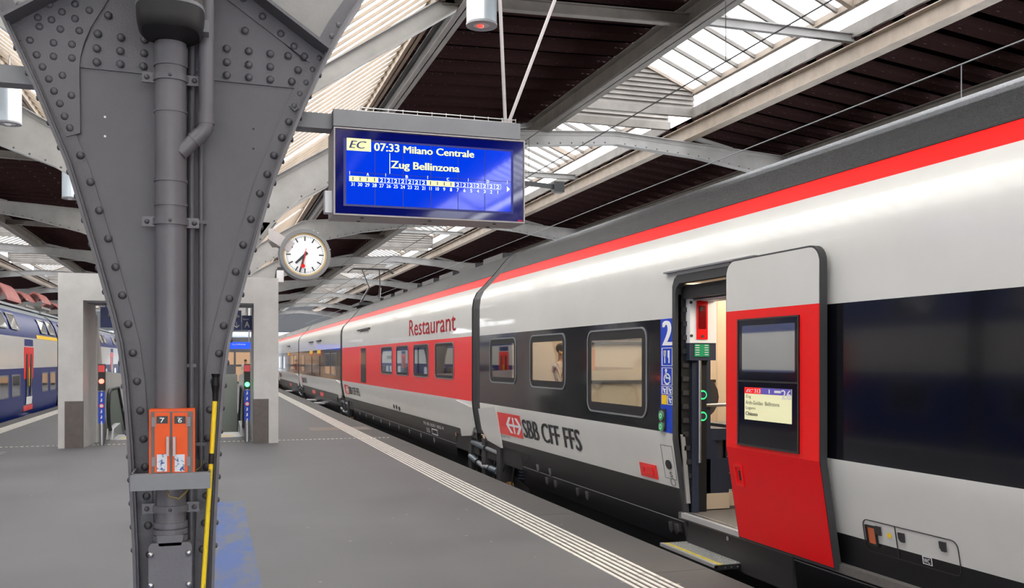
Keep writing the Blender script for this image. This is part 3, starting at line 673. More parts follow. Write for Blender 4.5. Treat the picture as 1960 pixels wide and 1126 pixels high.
# yellow pole
YY = YC-.30
yp = thing('yellow_pole', 'chipped yellow pole with a black rubber grip leaning inside the big column', 'pole', (cw(392, 1100, YY)[0], YY, 0))
a = q(412, 758, YY); b = q(386, 1170, YY)
MB().tube([a, b], .0155, 14).build('shaft', 'yellow', yp)
for a_, b_, r1_, r2_ in ((716, 722, .030, .024), (722, 738, .022, .028), (738, 752, .028, .020), (752, 768, .020, .018)):
    MB().tube([q(413-(a_-716)*.02, a_, YY), q(413-(b_-716)*.02, b_, YY)], r1_, 14, True, r2_).build('grip', 'grip', yp)
MB().tube([q(405, 868, YY), q(404, 888, YY)], .018, 14).build('black_tape', 'black', yp)

# ================= PORTAL, ESCALATORS, STAIRWELL =================
PY0, PY1 = 20.35, 21.6
po = thing('concrete_portal', 'pale concrete portal framing the stairs and escalators on the platform', 'portal', (-.77, PY0, 0))
ZP = 3.47; ZLn = 2.93
for xa, xb, inx in ((-2.88, -2.43, -2.20), (.84, 1.34, .70)):
    # pillar with inner face splayed toward the back
    mb = MB(); lx, hx = (xa, xb)
    if xa < 0: base = [(lx, PY0), (hx, PY0), (hx+.10, PY1), (lx, PY1)]
    else: base = [(lx, PY0), (hx, PY0), (hx, PY1), (lx, PY1)]
    n = 4; mb.add([(x, y, z) for z in (0, ZP) for x, y in base], [(3, 2, 1, 0), (4, 5, 6, 7)]+[(i, (i+1) % 4, 4+(i+1) % 4, 4+i) for i in range(4)])
    p = mb.build('pillar', 'concrete', po)
    if xa < 0: MB().box(-2.76, -2.425, PY0-.012, PY0+.25, 0, .93).build('kick_plate', 'plate', p)
    else: MB().box(.835, 1.14, PY0-.012, PY0+.25, 0, .93).build('kick_plate', 'plate', p)
MB().box(-2.43, .84, PY0, PY1, ZLn, ZP).build('lintel', 'concrete', po)
MB().box(-2.38, .84, PY0+.05, PY1-.05, ZLn-.035, ZLn).build('soffit_rail', 'grey', po)
for sg, x in ((-1, -2.38), (1, .93)):
    w_ = thing('parapet', 'low concrete parapet wall along the %s side of the escalators' % ('left' if sg < 0 else 'right'), 'wall', (x, 22, 0))
    MB().prism([(PY1, 0), (32, 0), (32, 1.25), (22.7, 1.5), (PY1, 2.7)], lambda a, b, t: (x+t, a, b), -.08, .08).build('wall', 'concrete', w_)
sw = tag(MB().box(HX0, HX1, HY1-.1, HY1+.08, -3.5, 1.28).build('wall_stairwell', mat('grey_green_panel', srgb(140, 146, 140), .5)), kind='structure')
MB().box(HX0, HX1, HY0, HY1, -3.6, -3.5).build('trim_1', 'concrete')['kind'] = 'structure'
for x in (HX0-.06, HX1): tag(MB().box(x, x+.06, HY0, HY1, -3.5, 0).build('wall_stairwell_side', 'concrete'), kind='structure')
tag(MB().box(HX0, HX1, HY0-.06, HY0, -3.5, -.02).build('wall_stairwell_front', 'concrete'), kind='structure')
def escalator(xa, xb, lab):
    r = thing('escalator', lab, 'escalator', (xa, 22.3, 0))
    def balu(x):
        pts = [(22.35, .35), (22.15, .5), (22.08, .75), (22.2, .98), (22.45, 1.05), (24.3, 1.05), (30.5, -2.4), (30.5, -3.3), (24.0, .1), (22.6, .1)]
        g = MB().prism(pts, lambda a, b, t: (x+t, a, b), -.008, .008).build('glass_panel', 'cglass', r)
        p = [(x, a, b) for a, b in ((22.7, .1), (22.38, .26), (22.12, .45), (22.04, .75), (22.16, 1.0), (22.45, 1.09), (24.3, 1.09), (30.5, -2.36))]
        MB().tube(p, .04, 10).build('handrail', 'rubber', r)
        MB().prism([(22.3, 0), (24.0, 0), (30.5, -3.4), (30.5, -3.1), (24.1, .25), (22.5, .22)], lambda a, b, t: (x+t, a, b), -.07, .07).build('skirt', 'alu', r)
    balu(xa); balu(xb)
    MB().box(xa+.07, xb-.07, 22.2, 23.6, -.02, .012).build('comb_plate', 'steel', r)
    for x in (-.18, .18): MB().box((xa+xb)/2+x-.12, (xa+xb)/2+x+.12, 22.35, 22.5, .012, .02).build('yellow_mark', 'yellow2', r)
    st = None
    for i in range(17):
        y = 23.65+i*.4; z = -.02-i*.2
        if st is None: st = MB().box(xa+.08, xb-.08, y, y+.4, z-.2, z).build('step', 'grey', r); y0 = y; z0 = z
        else: o = st.copy(); C.objects.link(o); o.location = st.location+Vector((0, y-y0, z-z0))
escalator(-2.13, -1.05, 'left escalator with a black rubber handrail behind the red-lit post')
escalator(-.38, .70, 'right escalator with a black rubber handrail beside the green-lit post')
def signal_post(px, py, lamp, lab):
    Y = 20.9; x = XY(px, Y); r = thing('escalator_post', lab, 'post', (x, Y, 0))
    MB().tube([(x, Y, 0), (x, Y, 1.55)], .055, 14).build('tube', 'steel', r)
    MB().box(x-.065, x+.065, Y-.068, Y+.05, 1.12, 1.66).build('head', 'darkgr', r)
    MB().box(x-.06, x+.06, Y-.074, Y-.068, 1.50, 1.64).build('red_plate', 'red', r)
    z = Zx(730 if lamp == 'redlamp' else 736, x, Y); 
    MB().tube([(x, Y-.085, z), (x, Y-.068, z)], .05, 16).build('lamp', lamp, r)
    MB().box(x-.062, x+.062, Y-.062, Y-.055, .45, 1.10).build('pictogram_band', 'blueprint', r)
    z = 1.04
    for i in range(6):
        fn = PXZ(Y-.064)
        if i == 2: MB().prism(ellipse(x, z, .045, .045), fn, 0, .001).build('pictogram', 'wtext', r); MB().ring(ellipse(x, z, .048, .048), ellipse(x, z, .034, .034), fn, -.002, 0).build('prohibition_ring', 'red', r)
        else:
            m_ = MB(); m_.prism(ellipse(x, z+.025, .012, .012, 8), fn, 0, .001); m_.prism([(x-.02, z-.035), (x+.005, z-.035), (x+.018, z+.012), (x-.012, z+.012)], fn, 0, .001); m_.build('pictogram', 'wtext', r)
        z -= .115
signal_post(195, 700, 'redlamp', 'slim steel post with a red light and blue pictograms beside the left escalator')
signal_post(473, 700, 'greenlamp', 'slim steel post with a green light and blue pictograms beside the right escalator')
def arrow(m_, x, z, h, fn):
    m_.prism([(x-.012*h*10*.35, z+h/2), (x+.012*h*10*.35, z+h/2), (x+.012*h*10*.35, z-h*.45), (x-.012*h*10*.35, z-h*.45)], fn, 0, .001)
    for sg in (-1, 1): m_.prism([(x, z-h*.5), (x+sg*h*.40, z-h*.12), (x+sg*h*.40, z+.06*h), (x, z-h*.30)], fn, 0, .001)
def hang_sign(px0, px1, py0, py1, Y, lab, body):
    xa, xb = XY(px0, Y), XY(px1, Y); z1 = Zx(py0, xa, Y); z0 = Zx(py1, xa, Y)
    r = thing('hanging_sign', lab, 'sign', ((xa+xb)/2, Y, z0))
    MB().box(xa, xb, Y, Y+.12, z0, z1).build('panel', 'signnavy', r)
    for x in (xa+.1, xb-.1): MB().tube([(x, Y+.06, z1), (x, Y+.06, ZLn-.03)], .015, 6).build('hanger', 'steel', r)
    body(r, xa, xb, z0, z1, PXZ(Y-.004))
def b1(r, xa, xb, z0, z1, fn):
    m_ = MB(); h = (z1-z0)*.32
    arrow(m_, xa+.28, z1-(z1-z0)*.28, h, fn); arrow(m_, xa+.28, z1-(z1-z0)*.74, h, fn); m_.build('arrow', 'wtext', r)
    m_ = MB(); x = xa+.62
    for z in (z1-(z1-z0)*.28, z1-(z1-z0)*.74):
        m_.ring(rrect(x, x+.32, z-.17, z+.17, .02, 2), rrect(x+.015, x+.305, z-.155, z+.155, .02, 2), fn, 0, .001)
        m_.prism([(x+.06, z-.1), (x+.26, z+.08), (x+.26, z+.12), (x+.06, z-.05)], fn, 0, .001)
    m_.build('pictogram', 'wtext', r)
hang_sign(192, 238, 588, 627, 21.2, 'navy blue hanging sign with two white down arrows under the left part of the portal', b1)
def b2(r, xa, xb, z0, z1, fn):
    m_ = MB(); h = (z1-z0)*.32; arrow(m_, xb-.10, z1-(z1-z0)*.28, h, fn); arrow(m_, xb-.10, z1-(z1-z0)*.74, h, fn); m_.build('arrow', 'wtext', r)
hang_sign(425, 462, 594, 632, 21.2, 'navy sign with two white down arrows, hanging between the column and sector sign A', b2)
def b3(r, xa, xb, z0, z1, fn):
    m_ = MB(); text(m_, 'A', lambda a, b: fn(a, b, 0), xa+.055, xb-.045, z0+.06, z0+.40*(z1-z0)+.06, .04); m_.build('sector_letter', 'wtext', r)
    m_ = MB(); text(m_, 'Sektor', lambda a, b: fn(a, b, 0), xa+.02, xa+.15, z1-.10, z1-.06); m_.build('small_print', 'wtext', r)
hang_sign(463, 482, 604, 632, 21.35, 'navy blue sector sign with a white letter A in the right part of the portal', b3)

# ================= DEPARTURE BOARD =================
YB = 6.92
def sg_(cx, cy): return cw(600+cx/4.6667, 220+cy/4.6667, YB)
bd = thing('departure_board', 'blue departure board showing 07:33 Milano Centrale, hanging beside the column', 'sign', (1.6, YB, 2.8))
bx0, bz1 = sg_(180, 75); bx1, _ = sg_(1885, 262); _, bz0 = sg_(180, 870)
_, zr = sg_(1885, 262); bz1 = (bz1+zr)/2
_, zr = sg_(1885, 990); bz0 = (bz0+zr)/2
fnB = PXZ(YB)
MB().box(bx0, bx1, YB+.012, YB+.33, bz0, bz1).build('case', 'signgrey', bd)
MB().ring([(bx0, bz0), (bx1, bz0), (bx1, bz1), (bx0, bz1)], [(bx0+.009, bz0+.009), (bx1-.009, bz0+.009), (bx1-.009, bz1-.009), (bx0+.009, bz1-.009)], fnB, -.010, .014).build('frame', 'signgrey', bd)
MB().box(bx0+.013, bx1-.013, YB, YB+.012, bz0+.013, bz1-.013).build('front_glass', 'signblue', bd)
ix0, it0 = sg_(292, 205); ix1, it1 = sg_(1762, 352); _, ib0 = sg_(292, 775); _, ib1 = sg_(1762, 888)
iz1 = (it0+it1)/2; iz0 = (ib0+ib1)/2
MB().box(ix0-.02, ix1+.02, YB-.003, YB, iz0-.015, iz1+.015).build('screen_surround', 'navytxt', bd)
scr = MB().box(ix0, ix1, YB-.006, YB-.003, iz0, iz1).build('screen', 'screen', bd)
g = MB()
for i in range(1, 6):
    x = ix0+(ix1-ix0)*i/6; g.box(x-.002, x+.002, YB-.008, YB-.006, iz0, iz1)
zl = iz0+(iz1-iz0)*.5
g.box(ix0, ix1, YB-.008, YB-.006, zl-.0015, zl+.0015); g.build('screen_grid', 'navytxt', scr)
W_ = ix1-ix0; Hh = iz1-iz0
def fx(u): return ix0+W_*u
def fz(v): return iz0+Hh*v
FT = lambda a, b: (a, YB-.0095, b)
def su(cx, cy):
    x, z = sg_(cx, cy); return (x-ix0)/W_, (z-iz0)/Hh
mb = MB(); a = sg_(296, 225); b = sg_(512, 318); mb.prism([(a[0], (a[1]+sg_(296, 298)[1])/2+.045), (b[0], (a[1]+sg_(296, 298)[1])/2+.045), (b[0], (a[1]+sg_(296, 298)[1])/2-.045), (a[0], (a[1]+sg_(296, 298)[1])/2-.045)], PXZ(YB-.009), 0, .001)
zc = (a[1]+sg_(296, 298)[1])/2; mb.build('logo_patch', 'yellowtxt', scr)
mb = MB(); xa = a[0]+.015; xb = b[0]-.03; text(mb, 'EC', lambda a, b: (a, YB-.0105, b), xa, xb-.02, zc-.028, zc+.028, .05, .35); mb.build('logo', 'navytxt', scr)
def bt(s, c0, c1, m_, cap=None, bold=.035, name='text'):
    # c0: crop px of lower-left of box, c1: crop px of upper-right of box
    x0_, z0_ = sg_(*c0); x1_, z1_ = sg_(*c1); mb = MB(); text(mb, s, FT, x0_, x1_, z0_, z1_, bold); return mb.build(name, m_, scr)
# heights measured at left ends, kept level
def line(s, cxa, cxb, cy_top_at_left, cy_bot_at_left, m_, bold=.035):
    x0_, z0_ = sg_(cxa, cy_bot_at_left); _, z1_ = sg_(cxa, cy_top_at_left); x1_ = sg_(cxb, 400)[0]
    mb = MB(); text(mb, s, FT, x0_, x1_, z0_, z1_, bold); return mb.build('text', m_, scr)
line('07:33', 540, 765, 252, 322, 'yellowtxt'); line('Milano Centrale', 803, 1432, 280, 343, 'yellowtxt')
zb1 = sg_(690, 478)[1]
mb = MB(); x0_, z1_ = sg_(690, 412); z0_ = sg_(690, 498)[1]; text(mb, 'Zug Bellinzona', FT, x0_, sg_(1302, 500)[0], z0_, z1_, .035); mb.build('text', 'yellowtxt', scr)
mb = MB(); x, z = sg_(680, 345); z2 = sg_(680, 527)[1]; mb.prism([(x-.002, z), (x+.002, z), (x+.002, z2), (x-.002, z2)], PXZ(YB-.009), 0, .001); mb.build('divider', 'whitetxt', scr)
# coach row
cxs0 = sg_(318, 570)[0]; cxs1 = sg_(1672, 690)[0]; n = 22; dw = (cxs1-cxs0)/n
zt1 = sg_(318, 545)[1]; zt0 = sg_(318, 593)[1]
cls = '1111222222211112222222'; nums = '31 30 29 28 27 26 25 24 23 22 21 11 10 9 8 7 6 5 4 3 2 1'.split()
for i in range(n):
    m1 = MB(); m2 = MB(); m3 = MB(); m4 = MB()
    xa = cxs0+i*dw
    if cls[i] == '1': m1.prism([(xa, zt0), (xa+dw, zt0), (xa+dw, zt1), (xa, zt1)], PXZ(YB-.009), 0, .001); text(m3, '1', lambda a, b: (a, YB-.011, b), xa+dw*.43, xa+dw*.57, zt0+.006, zt1-.006, .04)
    else: m2.ring([(xa, zt0), (xa+dw, zt0), (xa+dw, zt1), (xa, zt1)], [(xa+.002, zt0+.002), (xa+dw-.002, zt0+.002), (xa+dw-.002, zt1-.002), (xa+.002, zt1-.002)], PXZ(YB-.009), 0, .001); text(m2, '2', FT, xa+dw*.26, xa+dw*.72, zt0+.006, zt1-.006, .04)
    w_ = .62 if len(nums[i]) > 1 else .3
    w_ = {'1': .10, '11': .32, '31': .46, '21': .46, '10': .46}.get(nums[i], w_)
    text(m4, nums[i], FT, xa+dw*(.5-w_/2), xa+dw*(.5+w_/2), zt0-.034, zt0-.008, .01)
    if m1.v: m3.build('class_digit', 'navytxt', m1.build('first_class_box', 'yellowtxt', bd))
    else: m2.build('coach_box', 'whitetxt', scr)
    m4.build('coach_number', 'whitetxt', scr)
m5 = MB()
for cx in (322, 643, 1018, 1380, 1728):
    x = sg_(cx, 500)[0]; m5.prism([(x-.0015, zt1+.008), (x+.0015, zt1+.008), (x+.0015, zt1+.034), (x-.0015, zt1+.034)], PXZ(YB-.009), 0, .001)
for s, cx in (('A', 483), ('B', 832), ('C', 1198), ('D', 1555)):
    x = sg_(cx, 550)[0]; text(m5, s, FT, x-.009, x+.009, zt1+.006, zt1+.028, .03)
x = sg_(1738, 600)[0]; m5.prism([(x-.012, zt0-.014), (x+.012, zt0+.008), (x-.012, zt0+.03)], PXZ(YB-.009), 0, .001)
m5.build('sector_marks', 'whitetxt', scr)
mb = MB(); x, z = sg_(1818, 955); x2 = sg_(1865, 960)[0]; text(mb, 'AEG', FT, x, x2, z, sg_(1818, 938)[1], .04); mb.build('maker_mark', 'redtxt', bd)
for u in (.15, .5, .85):
    for v in (.08, .26): MB().box(bx0+u*(bx1-bx0)-.012, bx0+u*(bx1-bx0)+.012, YB+v, YB+v+.01, bz0-.006, bz0+.001).build('latch', 'darkgr', bd)
MB().box(bx0-.05, bx0, YB+.1, YB+.2, bz0+.03, bz0+.19).build('side_unit', 'wtext', bd)
# support beam from the column and the hanging rods
sb = thing('support_beam', 'grey horizontal beam carrying the departure board from the column', 'beam', (1, YC+.1, bz1+.1))
xr = bx1-.03
MB().box(XC+hw(bz1+.1)-.02, xr, YC+.04, YC+.2, bz1+.012, bz1+.125).build('beam', 'grey', sb)
MB().box(bx0, xr, YC-.07, YC+.04, bz1+.012, bz1+.135).build('front_channel', 'grey', sb)
mb = MB(); xc0 = XC+hw(bz1+.1); 
for t in (0, .05, .1): mb.tube([(bx0+.2, YC+.05, bz1+.19-t*.5), (xr, YC+.05, bz1+.19-t*.5)], .004, 5)
mb.build('spike_wire', 'steel', sb)
mb = MB()
for i in range(12): xx = bx0+.2+(xr-bx0-.2)*i/11; mb.tube([(xx, YC+.05, bz1+.12), (xx, YC+.05, bz1+.2)], .003, 4)
mb.build('spike_wire_post', 'steel', sb)
rx_ = cw(968, 240, YC+.12)[0]
for px_, y1_, lab in ((957, 0, 'vertical'), (1062, 0, 'slanting')):
    x1_ = XY(px_, YC+.12); z1_ = Zx(0, x1_, YC+.12); a = Vector((rx_, YC+.12, bz1+.12)); b = Vector((x1_, YC+.12, z1_)); b = a+(b-a)*1.75
    hr = thing('hanging_rod', '%s steel rod holding up the right end of the departure board' % lab, 'rod', tuple(a))
    MB().tube([a, b], .014, 10).build('rod', 'signgrey', hr); MB().tube([a, a+(b-a)*.045], .024, 10).build('fork', 'signgrey', hr)

# ================= CLOCK =================
YK = 21.4
kx, kz = cw(583.5, 488, YK); KR = 48*(kx*s_+YK*c_)/F
ck = thing('station_clock', 'round white railway clock showing 7:33 with a red second hand', 'clock', (kx, YK, kz))
fnK = PXZ(YK)
MB().ring(ellipse(kx, kz, KR, KR, 48), ellipse(kx, kz, KR*.86, KR*.86, 48), fnK, -.10, .30).build('bezel', 'clockrim', ck)
MB().ring(ellipse(kx, kz, KR*1.02, KR*1.02, 48), ellipse(kx, kz, KR*.9, KR*.9, 48), fnK, -.02, .22).build('drum', 'clockrim', ck)
MB().ring(ellipse(kx, kz, KR*.86, KR*.86, 48), ellipse(kx, kz, KR*.79, KR*.79, 48), fnK, -.03, .0).build('inner_ring', 'clockgold', ck)
MB().prism(ellipse(kx, kz, KR*.80, KR*.80, 48), fnK, -.02, .1).build('dial', 'clockface', ck)
def tick(m_, ang, r0, r1, w0, w1, t):
    a = math.radians(ang); dx, dz = math.sin(a), math.cos(a); nx, nz = dz, -dx
    m_.prism([(kx+dx*r0+nx*w0, kz+dz*r0+nz*w0), (kx+dx*r0-nx*w0, kz+dz*r0-nz*w0), (kx+dx*r1-nx*w1, kz+dz*r1-nz*w1), (kx+dx*r1+nx*w1, kz+dz*r1+nz*w1)], fnK, t-.006, t)
m_ = MB()
for i in range(60):
    if i % 5 == 0: tick(m_, i*6, KR*.55, KR*.74, KR*.025, KR*.025, -.02)
    else: tick(m_, i*6, KR*.69, KR*.74, KR*.009, KR*.009, -.02)
tag(m_.build('minute_marks', 'btext', ck))
m_ = MB(); tick(m_, 226.5, -KR*.13, KR*.50, KR*.055, KR*.04, -.03); m_.build('hour_hand', 'btext', ck)
m_ = MB(); tick(m_, 197, -KR*.13, KR*.73, KR*.042, KR*.03, -.04); m_.build('minute_hand', 'btext', ck)
m_ = MB(); tick(m_, 190, -KR*.25, KR*.45, KR*.012, KR*.012, -.05); a = math.radians(190); m_.prism(ellipse(kx+math.sin(a)*KR*.46, kz+math.cos(a)*KR*.46, KR*.08, KR*.08, 20), fnK, -.056, -.05); m_.build('second_hand', 'red', ck)
m_ = MB(); m_.bar((kx-KR*1.3, YK+.2, kz+KR*.75), (kx-KR*.5, YK+.15, kz+KR*.25), .24, .42, (0, 1, 0)); m_.build('bracket', 'signgrey', ck)
m_ = MB(); m_.bar((kx-KR*1.3, YK+.05, kz+KR*.75), (kx-KR*1.1, YK+.52, kz+KR*.62), .12, .3); m_.build('bracket_foot', 'signgrey', ck)
for a in (20, 30, 75, 110): 
    ra = math.radians(a); MB().tube([(kx+math.sin(ra)*KR*.98, YK+.1, kz+math.cos(ra)*KR*.98), (kx+math.sin(ra)*KR*1.08, YK+.12, kz+math.cos(ra)*KR*1.08)], .008, 6).build('bird_spike', 'steel', ck)
# white camera on the portal
cx_, cz_ = cw(536, 530, 20.6); cc = thing('security_camera', 'small white camera box on the top corner of the concrete portal', 'camera', (cx_, 20.6, cz_))
MB().bev(cx_-.07, cx_+.07, 20.5, 20.9, cz_-.12, cz_+.13).build('housing', 'wtext', cc); MB().box(cx_-.05, cx_+.05, 20.55, 20.8, cz_+.13, cz_+.2).build('mount', 'darkgr', cc)
MB().bar((cx_-.05, 20.7, cz_+.16), (1.3, 20.7, ZP-.05), .05, .05).build('arm', 'darkgr', cc)

# ================= HANGING LAMPS =================
def lamp(px, pyb, rpx, rw, lab, red=False):
    d = F*rw/rpx; r = (px-980)*d/F; X = r*c_+d*s_; Y = d*c_-r*s_; Z = H-(pyb-HZ)*d/F
    t = thing('hanging_lamp', lab, 'lamp', (X, Y, Z), 'cylindrical hanging lamps')
    hgt = rw*3.4
    MB().tube([(X, Y, Z+.02), (X, Y, Z+hgt)], rw, 32).build('cylinder_shade', 'lampbody', t)
    MB().ring(ellipse(X, Y, rw*1.03, rw*1.03, 32), ellipse(X, Y, rw*.55, rw*.55, 32), lambda a, b, z: (a, b, Z+z), 0, .03).build('rim', 'grey', t)
    MB().prism(ellipse(X, Y, rw*.55, rw*.55, 24), lambda a, b, z: (a, b, Z+z), .004, .012).build('reflector', 'alu', t)
    MB().sphere((X-.02, Y, Z+.0), rw*.26, 12, 6, (1, 1, .5)).build('bulb', 'lampred' if red else 'wtext', t)
    MB().tube([(X, Y, Z+hgt), (X, Y, 7.9 if abs(X) > 3.4 else max(Z+hgt+.1, 5.3+(abs(X-XC)-.5)*.75))], .012, 6).build('suspension', 'steel', t)
lamp(922, 50, 29, .20, 'large cylindrical hanging lamp with a red-tinted bulb, above the departure board', True)
lamp(18, 238, 21, .20, 'cylindrical hanging lamp at the upper left, left of the big column')
lamp(136, 381, 16, .20, 'smaller cylindrical hanging lamp farther away, between the concrete portal and the column')
bl = thing('lamp_beam', 'light grey horizontal box beam at the upper left running to the big column', 'beam', (-3, YC+.1, 3.9))
xa, za_ = cw(-30, 160, YC+.1); xb, zb2 = cw(75, 168, YC+.1)
MB().bar((xa-.8, YC+.1, za_+.06), (xb+.05, YC+.1, za_+.06), .14, .12).build('beam', 'grey', bl)
# ================= TRAINS =================
class Side:
    def __init__(s, X0, sgn, prof): s.X0 = X0; s.sgn = sgn; s.prof = prof      # prof: (z, inset)
    def x(s, z, out=0): return s.X0+s.sgn*(interp(s.prof, z)-out)
    def p(s, y, z, out=0): return (s.x(z, out), y, z)
    def fn(s, base): return lambda a, b, t: s.p(a, b, base+t)
def side_panel(sd, y0, y1, z0, z1, holes, name, m_, parent, ys=(), th=.03):
    zc = sorted(set([z0, z1]+[z for z, _ in sd.prof if z0 < z < z1]+[z for h in holes for z in h[2:4] if z0 < z < z1]))
    yc = sorted(set([y0, y1]+[y for h in holes for y in h[:2] if y0 < y < y1]+[y for y in ys if y0 < y < y1]))
    mb = MB(); nz = len(zc)
    vs = [sd.p(y, z) for y in yc for z in zc]; fs = []
    for i in range(len(yc)-1):
        for j in range(nz-1):
            ym, zm = (yc[i]+yc[i+1])/2, (zc[j]+zc[j+1])/2
            if any(h[0] < ym < h[1] and h[2] < zm < h[3] for h in holes): continue
            q = (i*nz+j, (i+1)*nz+j, (i+1)*nz+j+1, i*nz+j+1); fs.append(q if sd.sgn < 0 else tuple(reversed(q)))
    mb.add(vs, fs, True); o = mb.build(name, m_, parent)
    return o
TP = [(-.02, .16), (.207, .135), (.526, .085), (.80, .035), (.96, .008), (1.04, 0), (1.056, 0), (2.60, 0), (2.75, .02), (2.87, .075), (2.985, .19), (3.08, .275), (3.165, .36), (3.30, .475), (3.43, .585), (3.48, .635), (3.53, .70), (3.56, .80), (3.60, 1.0), (3.64, 1.45)]
TX = 4.15
T = Side(TX, 1, TP); TC = TX+1.45
ZB0, ZB1 = 1.056, 2.143
def far_shell(sd, y0, y1, xc, parent, m_='white', zbot=.2):
    pts = [(sd.X0+2*(xc-sd.X0)-sd.sgn*i, z) for z, i in sd.prof if z >= zbot]
    mb = MB(); vs = [(x, y, z) for y in (y0, y1) for x, z in pts]; n = len(pts)
    mb.add(vs, [(i, i+1, n+i+1, n+i) for i in range(n-1)], True); return mb.build('far_side', m_, parent)
def end_cap(sd, y, xc, parent, m_='black', zbot=.25):
    L_ = [(sd.x(z)+sd.sgn*.002, z) for z, i in sd.prof if z >= zbot]; R = [(2*xc-x, z) for x, z in reversed(L_)]
    return MB().prism(L_+R, lambda a, b, t: (a, y+t, b), 0, .03).build('end_wall', m_, parent)
def window(sd, y0, y1, z0, z1, parent, grey=True, glass='glass', r=.09, border=.10, blackm='black'):
    # y0<y1 outer outline; thin grey ring, black border, pane
    w_ = MB()
    w_.ring(rrect(y0+.018, y1-.018, z0+.018, z1-.018, r), rrect(y0+border, y1-border, z0+border, z1-border, .02), sd.fn(.002), 0, .004)
    f = w_.build('window', blackm, parent)
    if grey: MB().ring(rrect(y0, y1, z0, z1, r+.015), rrect(y0+.018, y1-.018, z0+.018, z1-.018, r), sd.fn(.002), 0, .009).build('window_seal', 'grey', f)
    MB().prism(rrect(y0+border-.01, y1-border+.01, z0+border-.01, z1-border+.01, .02), sd.fn(.0), -.006, 0).build('pane', glass, f)
    return f
def winpx(pa, pb, pt, pbm, sd=T, X=None, pad=0):
    X = X or abs(sd.X0)*(1 if sd.X0 > 0 else -1); ya = Yx(pa, X); yb = Yx(pb, X)      # ya>yb for the right train
    z1 = Zx(pt, X, yb) ; z0 = Zx(pbm, X, yb)
    return min(ya, yb), max(ya, yb), z0, z1
def car_shell(y0, y1, root, holes, bandm='band', lower_cut=None, segs=None):
    cut = lower_cut or []
    lowholes = [(a, b, -.1, z) for a, b, z in cut]
    side_panel(T, y0, y1, ZB1, 2.985, holes, 'upper_side', 'white', root)
    side_panel(T, y0, y1, 2.985, 3.165, holes, 'red_roof_stripe', 'redstripe', root)
    side_panel(T, y0, y1, 3.165, 3.64, [], 'roof_edge', 'roofdk', root)
    side_panel(T, y0, y1, ZB0, ZB1, holes, 'window_band', bandm, root)
    side_panel(T, y0, y1, .526, ZB0, holes+lowholes, 'lower_side', 'white', root)
    side_panel(T, y0, y1, .207, .526, holes+lowholes, 'skirt', 'skirt', root)
    side_panel(T, y0, y1, -.02, .207, holes+lowholes, 'skirt_flap', 'skirt', root)
    for a, b, z in cut: MB().box(TX+.13, TX+.16, a, b, .15, z+.1).build('bogie_well_plate', 'black', root)
    # thin bright line between skirt and flap, black joint under the roof
    for a, b in seglist(y0, y1, [(h[0], h[1]) for h in holes if h[2] < .3]+[(a, b) for a, b, z in cut]):
        MB().prism([(a, .203), (b, .203), (b, .211), (a, .211)], T.fn(0), -.002, .004).build('skirt_trim', 'grey', root)
    MB().prism([(y0, 3.160), (y1, 3.160), (y1, 3.180), (y0, 3.180)], T.fn(0), -.002, .006).build('roof_joint', 'black', root)
    far_shell(T, y0, y1, TC, root); 
    MB().box(T.x(3.6)-.0, 2*TC-T.x(3.6), y0, y1, 3.58, 3.64).build('roof_top', 'roofdk', root)
    end_cap(T, y0-.01, TC, root); end_cap(T, y1-.02, TC, root)
    MB().box(TX+.35, 2*TC-TX-.35, y0+.3, y1-.3, -.35, .3).build('underframe', 'black', root)
def seglist(y0, y1, cuts):
    out = []; y = y0
    for a, b in sorted(cuts):
        if b <= y0 or a >= y1: continue
        if a > y: out.append((y, a))
        y = max(y, b)
    if y < y1: out.append((y, y1))
    return out
def interior(root, y0, y1, holes_y=()):
    MB().box(TX+.15, 2*TC-TX-.1, y0, y1, .28, .34).build('interior_floor', 'ifloor', root)
    MB().box(2*TC-TX-.12, 2*TC-TX-.08, y0, y1, .34, 2.75).build('interior_wall', 'beigelit', root)
    MB().box(TX+.1, 2*TC-TX-.1, y0, y1, 2.74, 2.78).build('interior_ceiling', 'beigelit', root)
    for x in (TC-.55, TC+.55): MB().box(x-.06, x+.06, y0+.1, y1-.1, 2.70, 2.735).build('ceiling_light', 'lamp', root)
